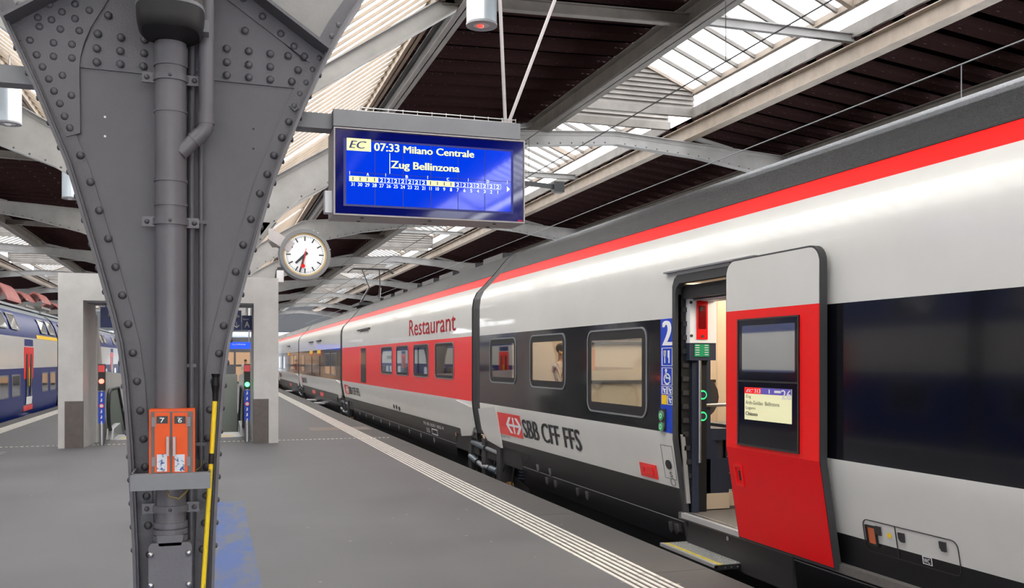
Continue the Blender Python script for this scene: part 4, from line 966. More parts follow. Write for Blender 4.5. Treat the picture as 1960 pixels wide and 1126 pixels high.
def bogie(y, lab, full=True):
    r = thing('bogie', lab, 'bogie', (TC, y, -.5), 'bogies between the carriages')
    for dy in (-1.25, 1.25):
        wset = MB().tube([(TC-.78, y+dy, -.42), (TC+.78, y+dy, -.42)], .08, 10).build('wheelset', 'rust', r)
        for x in (TC-.75, TC+.75):
            MB().tube([(x-.06, y+dy, -.42), (x+.06, y+dy, -.42)], .44, 28).build('wheel', 'rust', wset)
            if x < TC: MB().tube([(x-.28, y+dy, -.42), (x-.06, y+dy, -.42)], .16, 14).build('axle_box', 'darkgr', wset); MB().tube([(x-.30, y+dy, -.42), (x-.28, y+dy, -.42)], .09, 10).build('axle_cap', mat('brass_cap', srgb(150, 110, 60), .4, .6) if 'brass' not in M else M['brass'], wset)
    xf = TX+.32
    MB().prism([(y-1.7, -.15), (y-1.0, -.05), (y-.6, -.32), (y+.6, -.32), (y+1.0, -.05), (y+1.7, -.15), (y+1.7, -.35), (y+.7, -.55), (y-.7, -.55), (y-1.7, -.35)], lambda a, b, t: (xf+t, a, b), 0, .16).build('bogie_frame', 'darkgr', r)
    for dy in (-1.25, 1.25):
        for k in range(5): MB().tube([(xf+.08, y+dy-.02, -.06+k*.05), (xf+.08, y+dy-.02, -.035+k*.05)], .11, 14).build('coil_spring', 'damper', r)
    # dampers
    def damper(a, b, r1=.055):
        a, b = Vector(a), Vector(b); mth = a+(b-a)*.55
        d = MB().tube([a, mth], r1, 14).build('damper', 'damper', r); MB().tube([mth, b], r1*.7, 12).build('damper_rod', 'grey', d)
        MB().tube([mth-(b-a)*.02, mth], r1*1.15, 14).build('damper_collar', 'black', d)
    damper((TX+.14, y+.75, .33), (TX+.14, y-.75, .28)); damper((TX+.12, y+.85, .08), (TX+.12, y+.0, -.02)); damper((TX+.12, y-.75, .0), (TX+.12, y-.02, -.0))
    for dy in (-.85, 0, .85): MB().box(TX+.1, TX+.3, y+dy-.1, y+dy+.1, -.25, .45).build('bracket', 'darkgr', r)
    mb = MB(); random.seed(int(y*10))
    for i in range(5):
        yy = y-1.6+i*.5
        mb.tube([(TX+.2, yy, .45), (TX+.14, yy+.1, .1), (TX+.16, yy+.25, -.12), (TX+.22, yy+.15, -.35)], .012, 6)
    tag(mb.build('hose', 'rubber', r), kind='stuff')
    MB().tube([(TX+.12, y-1.25, -.2), (TX+.2, y-1.25, -.2)], .1, 14).build('brass_valve', mat('brass_valve', srgb(150, 112, 70), .4, .6), r)
M['brass'] = mat('brass', srgb(150, 110, 60), .4, .6)
def gangway(y0, y1, lab):
    r = thing('gangway_bellows', lab, 'bellows', (TC, (y0+y1)/2, 0), 'black rubber gangways between carriages')
    prof = [(z, i) for z, i in TP if z > .5]
    sides = [(T.x(z)+.012, z) for z, i in prof]; R = [(2*TC-x, z) for x, z in reversed(sides)]
    inner = [(x+.1 if x < TC else x-.1, z-(.1 if z > 3.3 else 0)) for x, z in sides+R]
    n = 5; w_ = (y1-y0)
    for k in range(n):
        a = y0+w_*k/n; MB().ring(sides+R, inner, lambda p, q_, t: (p, a+t, q_), .0, w_/n*.8).build('fold', 'rubber', r)
    MB().ring([(x+.05 if x < TC else x-.05, z) for x, z in sides+R], inner, lambda p, q_, t: (p, y0+t, q_), 0, w_).build('inner_fold', 'black', r)
def end_fairing(y0, y1, root, flip):
    # white fairing dropping over the bogie end, tapered
    a, b = (y0, y1)
    pts = [(a, .45), (b, .45), (b, ZB0-.02), (a, ZB0-.02)]
    if flip: pts = [(a, .40), (b-.25, .46), (b, .62), (b, ZB0-.1), (a, ZB0-.02)]
    else: pts = [(a, .62), (a+.25, .46), (b, .40), (b, ZB0-.02), (a, ZB0-.1)]
    MB().prism(pts, T.fn(.005), 0, .03).build('end_fairing', 'white', root)
    MB().prism([(a+.03, .12), (b-.03, .12), (b-.03, .41), (a+.03, .41)], T.fn(-.10), 0, .06).build('end_bracket', 'black', root)
def logo(root, yc0, yc1, z0, z1, ty0, ty1, tz0, tz1, big=True):
    # yc0>yc1 (reading direction towards smaller y)
    sh = .03 if big else 0
    f = T.fn(.005)
    b = MB(); b.prism([(yc0, z1), (yc1-sh*0, z1), (yc1, z0), (yc0, z0)], f, 0, .002); lb = b.build('logo_field', 'red', root)
    m_ = MB(); yc = yc1+(yc0-yc1)*.30; w_ = (yc0-yc1)*.20; h = (z1-z0)*.40; zc = (z0+z1)/2
    def P(u, v): return (yc-u*w_, zc+v*h)
    g = T.fn(.0085)
    def pl(pts): m_.prism([P(*q_) for q_ in pts], g, 0, .001)
    pl([(-1.35, .13), (-1.0, .13), (1.0, .13), (1.35, .13), (1.35, -.13), (-1.35, -.13)])
    pl([(-.14, .9), (.14, .9), (.14, -.9), (-.14, -.9)])
    for sx in (-1, 1):
        pl([(sx*1.15, 0), (sx*1.6, 0), (sx*.85, .9), (sx*.38, .9)]); pl([(sx*1.15, 0), (sx*1.6, 0), (sx*.85, -.9), (sx*.38, -.9)])
    m_.build('double_arrow_emblem', 'wtext', lb)
    letters(root, 'SBB CFF FFS', lambda a, b: T.p(a, b, .006), ty0, ty1, tz0, tz1, 'btext', .05)
def small_text(root, s, y0, y1, z0, z1, m_='btext', bold=0, name='small_lettering', sd=T, out=.006):
    b = MB(); text(b, s, lambda a, c: sd.p(a, c, out), y0, y1, z0, z1, bold); return b.build(name, m_, root)
def latch(root, y, z, m_='steel'):
    MB().prism([(y-.035, z+.05), (y+.035, z+.05), (y+.035, z-.02), (y, z-.055), (y-.035, z-.02)], T.fn(.002), 0, .012).build('skirt_latch', m_, root)

def letters(root, s, fn, a0, a1, b0, b1, m_, bold=0):
    vs, fs = text2d(s, 0); p = list(range(len(vs)))
    def find(i):
        while p[i] != i: p[i] = p[p[i]]; i = p[i]
        return i
    for f in fs:
        for i in f[1:]: p[find(i)] = find(f[0])
    isl = {}
    for f in fs: isl.setdefault(find(f[0]), []).append(f)
    for k, F_ in isl.items():
        ids = sorted({i for f in F_ for i in f}); mp = {i: j for j, i in enumerate(ids)}; mb = MB()
        for k_, sh in enumerate((0,) if not bold else (-1, -.5, 0, .5, 1)):
            g_ = raised(fn, a0, b0, k_); mb.add([g_(a0+(a1-a0)*vs[i][0]+sh*bold*abs(b1-b0), b0+(b1-b0)*vs[i][1]) for i in ids], [tuple(mp[i] for i in f) for f in F_])
        mb.build('letter', m_, root)
# ---------- nearest carriage ----------
G0, G1 = 14.72, 15.2
c1 = thing('train_carriage', 'nearest red and white train carriage with open red door and number 2 panel', 'train carriage', (TC, 6, 0))
DO0, DO1 = 6.35, 7.93          # door opening
ZD1 = 2.46
wins = [(938, 988, 645, 737), (1015, 1083, 637, 748), (1125, 1239, 625, 803)]
WN = []
for pa, pb, pt, pbm in wins:
    y0 = Yx(pb, TX); y1 = Yx(pa, TX); WN.append((y0, y1, Zx(pbm-1, TX, y0), Zx(pt, TX, y0)))
holes = [(a+.05, b-.05, c+.05, d-.05) for a, b, c, d in WN]+[(DO0, DO1, -.1, ZD1)]
cut1 = [(12.9, G0, .42)]
car_shell(-2.2, G0, c1, holes, 'band', cut1)
for i, (a, b, c, d) in enumerate(WN): window(T, a, b, c, d, c1, border=(.09, .10, .115)[i], r=.11)
# arch cut above bogie
MB().prism([(12.9, .207), (12.9, .42), (12.45, .42), (12.62, .33)], T.fn(.0), -.02, .004).build('wheel_arch_fillet', 'skirt', c1)
end_fairing(13.75, G0, c1, True)
interior(c1, 8.0, G0-.1)
# restaurant side partition walls and a few fittings seen through the windows
MB().box(TX+.3, 2*TC-TX-.1, 13.9, 13.95, .34, 2.74).build('partition', 'beige', c1)
MB().box(TC+.3, 2*TC-TX-.1, 10.2, 10.24, .34, 2.74).build('partition', 'beige', c1)
MB().box(TX+.13, TX+.17, 8.05, DO1+.3, .34, 2.74).build('inner_side', 'beige', c1)
for y in (): MB().tube([(TX+.2, y, 1.1), (TX+.2, y, 2.1)], .012, 8).build('window_blind_rail', 'wtext', c1)
# logo and lettering
logo(c1, 13.80, 12.66, .625, .955, 12.58, 10.42, .655, .915)
small_text(c1, 'A-GETYTIP', 13.75, 13.3, .575, .605)
# blue service strip
bs0, bs1 = Yx(1291.5, TX), Yx(1265.5, TX)
st = MB().prism([(bs0, ZB0+.0), (bs1, ZB0+.0), (bs1, ZB1), (bs0, ZB1)], T.fn(.003), 0, .003).build('service_panel', 'blueprint', c1)
def bs(u, v): return (bs1+(bs0-bs1)*u, ZB1-(ZB1-ZB0)*v)     # u right, v down
def bprism(m_, pts): m_.prism([bs(*p) for p in pts], T.fn(.0075), 0, .001)
m_ = MB(); text(m_, '2', lambda a, b: T.p(a, b, .0075), bs(.12, 0)[0], bs(.9, 0)[0], bs(0, .235)[1], bs(0, .018)[1], .10); m_.build('class_number', 'wtext', st)
def frame(m_, u0, u1, v0, v1):
    o_ = [bs(u0, v0), bs(u1, v0), bs(u1, v1), bs(u0, v1)]; du, dv = .05, .012
    m_.ring(o_, [bs(u0+du, v0+dv*.4), bs(u1-du, v0+dv*.4), bs(u1-du, v1-dv*.4), bs(u0+du, v1-dv*.4)], T.fn(.0075), 0, .001)
m_ = MB()
for f_ in ((.1, .9, .255, .415), (.1, .9, .43, .585), (.1, .48, .595, .665), (.52, .9, .595, .665), (.52, .9, .675, .755)): frame(m_, *f_)
m_.build('panel_outlines', 'wtext', st)
m_ = MB()      # fork and knife
bprism(m_, [(.30, .285), (.36, .285), (.36, .39), (.30, .39)]); bprism(m_, [(.24, .28), (.42, .28), (.40, .33), (.26, .33)])
bprism(m_, [(.54, .28), (.68, .28), (.68, .39), (.60, .39), (.60, .345), (.54, .34)]); m_.build('cutlery_pictogram', 'wtext', st)
m_ = MB(); y_, z_ = bs(.5, .53); m_.ring(ellipse(y_, z_, .07, .055, 18), ellipse(y_, z_, .052, .04, 18), T.fn(.0075), 0, .001)
y2_, z2_ = bs(.42, .455); m_.prism(ellipse(y2_, z2_, .022, .018, 10), T.fn(.0075), 0, .001)
bprism(m_, [(.36, .472), (.46, .472), (.48, .515), (.68, .515), (.76, .555), (.68, .56), (.62, .527), (.40, .527)]); m_.build('wheelchair_pictogram', 'wtext', st)
m_ = MB()
for uc, vc in ((.28, .63), (.7, .63), (.7, .715)):
    bprism(m_, [(uc-.1, vc-.022), (uc-.02, vc-.022), (uc+.10, vc+.02), (uc+.02, vc+.026)]); bprism(m_, [(uc+.02, vc-.01), (uc+.12, vc-.015), (uc+.12, vc-.004), (uc+.02, vc+.002)])
m_.build('seat_pictograms', 'wtext', st)
m_ = MB(); bprism(m_, [(.08, .672), (.48, .672), (.48, .755), (.08, .755)]); yb = m_.build('yellow_field', 'yellow2', st)
# door buttons on the body
y_a, y_b = Yx(1276, TX), Yx(1263, TX)
bp_ = MB().prism([(y_a, Zx(825, TX, y_a)), (y_b, Zx(824, TX, y_b)), (y_b, Zx(783, TX, y_b)), (y_a, Zx(783, TX, y_a))], T.fn(.006), 0, .012).build('button_plate', 'black', c1)
for py in (796, 817):
    y_ = (y_a+y_b)/2; z_ = Zx(py, TX, y_)
    MB().prism(ellipse(y_, z_, .052, .052, 18), T.fn(.018), 0, .008).build('button_ring', 'steel', bp_)
    MB().prism(ellipse(y_, z_, .04, .04, 18), T.fn(.026), 0, .004).build('door_button', 'green', bp_)
    m_ = MB(); m_.ring(ellipse(y_, z_, .024, .024, 12), ellipse(y_, z_, .017, .017, 12), T.fn(.0305), 0, .001); m_.build('button_symbol', 'wtext', bp_)
# equipment column under the strip
fr = MB(); ya_, yb_ = Yx(1290, T.x(.8)), Yx(1268, T.x(.8))
fr.ring([(ya_-.0, .60), (yb_-.0, .60), (yb_, .93), (ya_, .93)], [(ya_+.006, .606), (yb_-.006, .606), (yb_-.006, .924), (ya_+.006, .924)], T.fn(.003), 0, .002); fr.build('service_flap_outline', 'grey', c1)
ym = (ya_+yb_)/2
MB().prism(ellipse(ym, .74, .055, .045, 18), T.fn(.003), 0, .01).build('loudspeaker_grille', 'black', c1)
sk = MB(); sk.ring(ellipse(ym-.03, .575, .05, .04, 16), ellipse(ym-.03, .575, .042, .033, 16), T.fn(.003), 0, .003); sk.build('key_switch', 'grey', c1)
small_text(c1, 'S', ym+.01, ym-.05, .62, .67)
# red emergency handle panel
ya_, yb_ = Yx(1258, T.x(.65)), Yx(1227, T.x(.65)); z0_, z1_ = .56, .70
rp_ = MB().prism([(ya_, z0_), (yb_, z0_), (yb_, z1_), (ya_, z1_)], T.fn(.003), 0, .010).build('emergency_panel', 'red', c1)
MB().ring(rrect(ya_+.06, yb_-.09, z0_+.03, z1_-.03, .015, 3), rrect(ya_+.075, yb_-.105, z0_+.045, z1_-.045, .01, 3), T.fn(.013), 0, .008).build('handle_frame', 'red', rp_)
MB().prism([(yb_-.10, z0_+.05), (yb_-.07, z0_+.05), (yb_-.07, z1_-.04), (yb_-.10, z1_-.04)], T.fn(.013), 0, .003).build('slot', 'black', rp_)
for yy in (12.2, 11.7): latch(c1, yy, .26, 'steel')
for px in (1048, 1064, 1107, 1125, 1286, 1297): y_ = Yx(px, T.x(.1)); latch(c1, y_, .12 if px < 1280 else .11)
y_ = Yx(1440, T.x(.1)); 
for px in (1476,): latch(c1, Yx(px, T.x(.12)), .13)
# roof joint lines and gutter over the door
MB().prism([(Yx(1890, TX+.45), 3.16), (Yx(1890, TX+.45)+.012, 3.16), (Yx(1960, TX+.5)-.4, 3.6), (Yx(1960, TX+.5)-.412, 3.6)], T.fn(0), -.002, .004).build('roof_seam', 'black', c1)
MB().prism([(6.55, 2.57), (8.12, 2.57), (8.12, 2.585), (6.55, 2.585)], T.fn(0), 0, .04).build('rain_gutter', 'grey', c1)
# door frame
def jamb(y0, y1, z0, z1, name='door_frame', m_='rubber', out=.012, th=.06): MB().prism([(y0, z0), (y1, z0), (y1, z1), (y0, z1)], T.fn(out-th), 0, th).build(name, m_, c1)
MB().ring([(DO0-.06, -.02), (DO1+.06, -.02)]+[(DO1+.06, 1.0), (DO1+.06, ZD1-.02), (DO1+.02, ZD1+.05), (DO1-.04, ZD1+.08), (DO0+.04, ZD1+.08), (DO0-.06, ZD1)],
          [(DO0, -.02), (DO1, -.02)]+[(DO1, 1.0), (DO1, ZD1-.10), (DO1-.02, ZD1-.04), (DO1-.08, ZD1), (DO0+.04, ZD1), (DO0, ZD1-.04)], T.fn(-.05), 0, .062).build('door_frame', 'rubber', c1)
# reveals of the opening (inner walls with door mechanism)
XI = TX+.02
MB().prism([(T.x(z)+.02, z) for z, _ in TP if z < ZD1]+[(T.x(2.4)+.02, ZD1), (XI+.3, ZD1), (XI+.3, -.02)], lambda a, b, t: (a, t, b), DO1, DO1+.05).build('door_reveal', 'black', c1)
for z in [2.35-.13*i for i in range(17)]:
    if z > .3: MB().box(XI+.04+interp(TP, z), XI+.10+interp(TP, z), DO1-.02, DO1, z-.022, z+.022).build('reveal_fitting', 'darkgr', c1)
MB().prism([(1.05, 0), (.40, .06), (.40, .10), (1.05, .04)], lambda a, b, t: (XI+.02+b, DO1-.02+t, a), 0, .02).build('reveal_strip', 'alu', c1)
MB().box(XI+.03, XI+.3, DO0, DO1, ZD1-.14, ZD1-.02).build('door_mechanism', 'black', c1)
for z, r in ((ZD1-.10, .018), (ZD1-.15, .012)): MB().tube([(XI+.12, DO0, z), (XI+.12, DO1-.05, z)], r, 10).build('guide_rail', 'steel', c1)
MB().box(XI+.2, XI+.35, DO0, DO1, ZD1-.16, ZD1-.13).build('lintel_panel', 'wtext', c1)
# threshold, floor, step housing
MB().box(TX+.04, TX+.14, DO0-.1, DO1-.02, .27, .315).build('threshold', 'alu', c1)
MB().box(TX+.075, TX+.115, DO0-.1, DO1-.02, .315, .32).build('threshold_insert', 'steel', c1)
MB().box(TX+.06, 2*TC-TX-.1, 3.5, 8.0, .25, .31).build('vestibule_floor', 'ifloor', c1)
MB().box(TX+.12, TX+.16, DO0-.1, DO1, -.05, .27).build('riser_panel', 'darkgr', c1)
MB().tube([(TX+.11, 7.2, .20), (TX+.12, 7.2, .20)], .02, 12).build('lock', 'steel', c1)
# partition end at the far jamb: white equipment box, red extinguisher door, navy column
PYv = DO1+.02
def pxv(px, py, Y=PYv): X = XY(px, Y); return X, Zx(py, X, Y)
xa, zt_ = pxv(1311, 562); xb, zb_2 = pxv(1361, 655)
wb = MB().box(xa, xb, PYv-.10, PYv+.35, Zx(657, xa, PYv), Zx(562, xa, PYv)).build('equipment_box', 'wtext', c1)
x1_, zr1 = pxv(1333, 575, PYv-.1); x2_, zr0 = pxv(1354, 650, PYv-.1)
MB().box(x1_, x2_, PYv-.108, PYv-.10, zr0, zr1).build('red_door', 'red', wb)
MB().box(x1_+.02, x2_-.02, PYv-.114, PYv-.108, zr0+.10, zr1-.05).build('red_window', mat('dark_red_glass', srgb(120, 10, 14), .15), wb)
MB().box(x1_+.03, x1_+.055, PYv-.118, PYv-.114, zr1-.1, zr1-.06).build('lock_plate', 'black', wb)
for px, py in ((1322, 579), (1323, 643), (1344, 644)):
    x, z = pxv(px, py, PYv-.1); MB().tube([(x, PYv-.112, z), (x, PYv-.10, z)], .014, 10).build('screw', 'darkgr', wb)
xn, zn = pxv(1311, 657); xm_, zm_ = pxv(1362, 690)
MB().box(xa, xb, PYv-.09, PYv+.3, zm_, zn).build('navy_shelf', 'navy', c1)
MB().box(xa+.05, xa+.12, PYv-.05, PYv+.3, .31, zm_).build('navy_column', 'navy', c1)
MB().box(xa+.15, xa+.30, PYv+.05, PYv+.3, .31, zm_).build('navy_column', 'navy', c1)
gx1, gz1 = pxv(1329, 659, PYv-.09); gx2, gz0 = pxv(1357, 683, PYv-.09)
gn = MB().box(gx1, gx2, PYv-.096, PYv-.09, gz0, gz1).build('green_notice', 'greenlabel', c1)
m_ = MB()
for i in range(5): zz = gz0+.015+i*.022; m_.box(gx1+.008, gx1+.05, PYv-.098, PYv-.096, zz, zz+.006); m_.box(gx2-.05, gx2-.01, PYv-.098, PYv-.096, zz, zz+.006)
m_.build('notice_lines', 'wtext', gn)
x, z = pxv(1333, 690); MB().tube([(x, PYv-.06, zm_), (x, PYv-.06, Zx(885, x, PYv))], .016, 12).build('grab_pole', 'steel', c1)
for py in (756, 797):
    x, z = pxv(1343, py); MB().tube([(x, PYv-.02, z), (x, PYv+.05, z)], .045, 18).build('inner_button_ring', 'greenring', c1); MB().tube([(x, PYv-.03, z), (x, PYv-.02, z)], .03, 18).build('inner_button', 'navy', c1)
x, z = pxv(1337, 777); MB().tube([(x, PYv, z), (x+.55, PYv+.15, z)], .016, 10).build('grab_rail', 'steel', c1)
# low navy cabinets with pale kick strip
MB().prism([(4.45, 8.1), (4.62, 7.98), (4.90, 7.98), (4.90, 8.5), (4.45, 8.5)], lambda a, b, t: (a, b, t), .98, 1.09).build('cabinet_top', 'navy', c1)
MB().tube([(4.60, 8.16, .98), (4.60, 8.16, .5)], .16, 16).build('round_cabinet', 'navy', c1)
MB().box(4.36, 4.75, 8.0, 8.5, .31, .80).build('cabinet', 'navy', c1)
for i in range(4): MB().box(4.76, 5.5, 8.08, 8.5, .49+i*.16, .64+i*.16).build('drawer', 'navy', c1); MB().box(4.77, 5.49, 8.075, 8.08, .645+i*.16, .652+i*.16).build('drawer_edge', 'beige', c1)
MB().box(4.38, 4.755, 7.995, 8.0, .32, .47).build('kick_strip', 'beige', c1); MB().box(4.765, 5.5, 8.03, 8.05, .32, .47).build('kick_strip', 'beige', c1)
# passage interior seen above the cabinets
MB().box(4.3, 7.0, 11.2, 11.25, .31, 2.7).build('passage_wall', 'beigelit', c1)
MB().box(4.2, 2*TC-TX-.1, 4.5, 8.2, 2.50, 2.54).build('vestibule_ceiling', 'beigelit', c1)
MB().box(2*TC-TX-.15, 2*TC-TX-.1, 4.5, 8.0, .31, 2.42).build('vestibule_wall', 'beige', c1)
for y in (6.6, 7.4): MB().box(4.8, 5.6, y, y+.25, 2.46, 2.50).build('passage_lamp', 'lamp', c1)
for z, m__ in ((2.02, 'beige'), (1.95, 'darkgr'), (1.45, 'darkgr')): MB().box(4.3, 7.0, 11.15, 11.2, z, z+.035).build('trim_strip', m__, c1)
MB().prism(ellipse(5.25, 1.32, .32, .28, 20), PXZ(9.6), 0, .3).build('round_bin', 'darkgr', c1)
# ---------- sliding door leaf ----------
D0, D1 = 5.62, 6.86; XD = TX-.10
DPF = [(-.1, .16), (.28, .122), (1.035, 0), (3, 0)]
DS = Side(XD, 1, DPF)
def dk(py, px): return 0
root_d = None
zk = 1.035; zt_ = 2.55; zb_ = .285
mb = MB(); 
up = [(D0-.014, zk), (D1+.014, zk)]+rrect(D0-.014, D1+.014, 1.5, zt_+.014, .125, 6)[0:14]
mb.prism(up, DS.fn(-.060), 0, .055); mb.prism([(D0-.014, zb_-.014), (D1+.014, zb_-.014), (D1+.014, zk), (D0-.014, zk)], DS.fn(-.060), 0, .055)
door = mb.build('sliding_door', 'rubber', c1); door['label'] = 'open red and white plug door with a black-framed window and display'
zs_ = 2.146
up = [(D0, zs_), (D1, zs_)]+rrect(D0, D1, 1.5, zt_, .115, 6)[0:14]
MB().prism(up, DS.fn(-.006), 0, .006).build('white_panel', 'white', door)
MB().prism([(D0, zk), (D1, zk), (D1, zs_), (D0, zs_)], DS.fn(-.006), 0, .006).build('red_panel', 'redstripe', door)
MB().prism([(D0, zb_), (D1, zb_), (D1, zk), (D0, zk)], DS.fn(-.006), 0, .006).build('lower_red_panel', 'reddoor', door)
XF = XD-.0
fy0, fy1, fz0, fz1 = 5.845, 6.675, 1.068, 2.075
MB().prism([(fy0, fz0), (fy1, fz0), (fy1, fz1), (fy0, fz1)], DS.fn(.0), 0, .006).build('black_field', 'band', door)
MB().ring([(fy0, fz0), (fy1, fz0), (fy1, fz1), (fy0, fz1)], [(fy0+.012, fz0+.012), (fy1-.012, fz0+.012), (fy1-.012, fz1-.012), (fy0+.012, fz1-.012)], DS.fn(.0), 0, .012).build('field_edge', 'darkgr', door)
MB().prism([(fy0, 1.575), (fy1, 1.575), (fy1, 1.588), (fy0, 1.588)], DS.fn(.0), .004, .010).build('divider', 'darkgr', door)
wy0, wy1 = Yx(1523, XD), Yx(1422, XD)
mirror = mat('door_window_mirror', srgb(60, 62, 66), .03, coat=1.0); mirror.node_tree.nodes['Principled BSDF'].inputs['Metallic'].default_value = .9; mirror.node_tree.nodes['Principled BSDF'].inputs['Base Color'].default_value = srgb(175, 178, 182)
MB().prism(rrect(wy0, wy1, 1.655, 2.02, .012, 2), DS.fn(.006), 0, .003).build('door_window', mirror, door)
ly0, ly1 = Yx(1517, XD), Yx(1427, XD); lz0, lz1 = 1.278, 1.533
lcd = MB().prism([(ly0, lz0), (ly1, lz0), (ly1, lz1), (ly0, lz1)], DS.fn(.006), 0, .003).build('display', 'lcdcream', door)
lcd['label'] = 'lit destination display reading EC 313 and Chiasso'
def L(u, v): return (ly1+(ly0-ly1)*u, lz1-(lz1-lz0)*v)
def dprism(u0, v0, u1, v1, m_, o_=.0095): MB().prism([L(u0, v1), L(u1, v1), L(u1, v0), L(u0, v0)], DS.fn(o_), 0, .0006).build('display_field', m_, door)
dprism(0, 0, .37, .19, 'lcdred'); dprism(.37, 0, 1, .19, 'lcdviolet')
def dtext(s, u0, u1, v0, v1, m_, bold=0, slant=0):
    b = MB(); y0_, z0_ = L(u0, v1); y1_, z1_ = L(u1, v0)
    vs_, fs_ = text2d(s, 0)
    for k_, sh in enumerate((0,) if bold <= 0 else (-.0012, 0, .0012)): b.add([DS.p(sh+y0_+(y1_-y0_)*(x_*(1-slant)+slant*y__), z0_+(z1_-z0_)*y__, .0108+.0004*k_) for x_, y__ in vs_], fs_)
    b.build('display_text', m_, door)
dtext('EC', .04, .21, .05, .15, 'wtext', .05, .25); dtext('313', .23, .36, .04, .16, 'wtext', .03); dtext('26', .80, 1.0, .03, .30, 'wtext', .03)
dtext('Zug', .03, .15, .235, .35, 'btext'); dtext('Arth-Goldau  Bellinzona', .03, .76, .41, .525, 'btext'); dtext('Lugano', .03, .25, .585, .70, 'btext'); dtext('Chiasso', .03, .30, .755, .865, 'btext', .035)
dprism(.655, .06, .79, .13, 'wtext', .0105); dprism(.54, .04, .56, .16, 'wtext', .0105)
hy0, hy1, hz0, hz1 = 6.66, 6.78, .72, .90
MB().ring(rrect(hy0, hy1, hz0, hz1, .012, 3), rrect(hy0+.02, hy1-.02, hz0+.02, hz1-.02, .01, 3), DS.fn(0), 0, .008).build('handle_recess', 'red', door)
MB().prism([(hy0+.035, hz0+.05), (hy1-.06, hz0+.05), (hy1-.06, hz1-.05), (hy0+.035, hz1-.05)], DS.fn(0), 0, .003).build('handle_slot', 'black', door)
for y in (5.9, 6.5): MB().box(XD+.08, TX+.1, y, y+.05, 2.40, 2.44).build('carrier_arm', 'darkgr', door)
# ---------- step ----------
sy0, sy1 = 7.0, 8.0
stp = MB().box(4.02, 4.42, sy0, sy1, -.02, .022).build('fold_out_step', 'black', c1)
MB().box(4.015, 4.05, sy0, sy1, .0, .030).build('step_nosing', 'alu', stp); MB().box(4.05, 4.095, sy0, sy1, .022, .027).build('yellow_strip', mat('worn_yellow', srgb(196, 176, 60), .6, 0, 0, 1, .3, 20), stp)
MB().box(4.095, 4.42, sy0, sy1, .022, .026).build('tread_plate', 'tread', stp)
mb = MB()
for i in range(10):
    for j in range(24):
        x = 4.11+i*.031; y = sy0+.02+j*.0405; mb.box(x, x+.014, y, y+.03, .026, .031)
tag(mb.build('tread_studs', 'alu', stp), kind='stuff')
for x in (4.12, 4.18, 4.24, 4.3): MB().tube([(x, sy0-.004, 0), (x, sy0, 0)], .008, 8).build('bolt', 'steel', stp)
# ---------- toilet service panel ----------
wy0_, wy1_ = 4.50, 5.36
wc = MB().ring(rrect(wy0_, wy1_, .455, .675, .05), rrect(wy0_+.006, wy1_-.006, .461, .669, .045), T.fn(.002), 0, .003).build('service_hatch', 'darkgr', c1)
MB().prism([(5.035, .457), (5.042, .457), (5.042, .673), (5.035, .673)], T.fn(.002), 0, .003).build('hatch_joint', 'darkgr', wc)
MB().ring(rrect(5.22, 5.33, .50, .64, .01, 3), rrect(5.235, 5.315, .515, .625, .006, 3), T.fn(.002), 0, .012).build('lamp_frame', 'black', wc)
MB().prism(rrect(5.235, 5.315, .515, .625, .006, 3), T.fn(.0), 0, .004).build('orange_lamp', 'orangelamp', wc)
for y, z in ((5.2, .615), (4.98, .61), (4.62, .62)): MB().prism([(y-.025, z+.03), (y+.025, z+.03), (y+.025, z-.01), (y+.01, z-.03), (y-.02, z-.03)], T.fn(.002), 0, .014).build('hatch_latch', 'darkgr', wc)
MB().prism(ellipse(5.105, .60, .018, .018), T.fn(.002), 0, .003).build('yellow_dot', 'yellow2', wc)
MB().ring([(4.74, .475), (4.82, .475), (4.82, .525), (4.74, .525)], [(4.744, .479), (4.816, .479), (4.816, .521), (4.744, .521)], T.fn(.002), 0, .003).build('label_frame', 'wtext', wc)
small_text(wc, 'WC', 4.807, 4.753, .485, .515, 'wtext', .02)
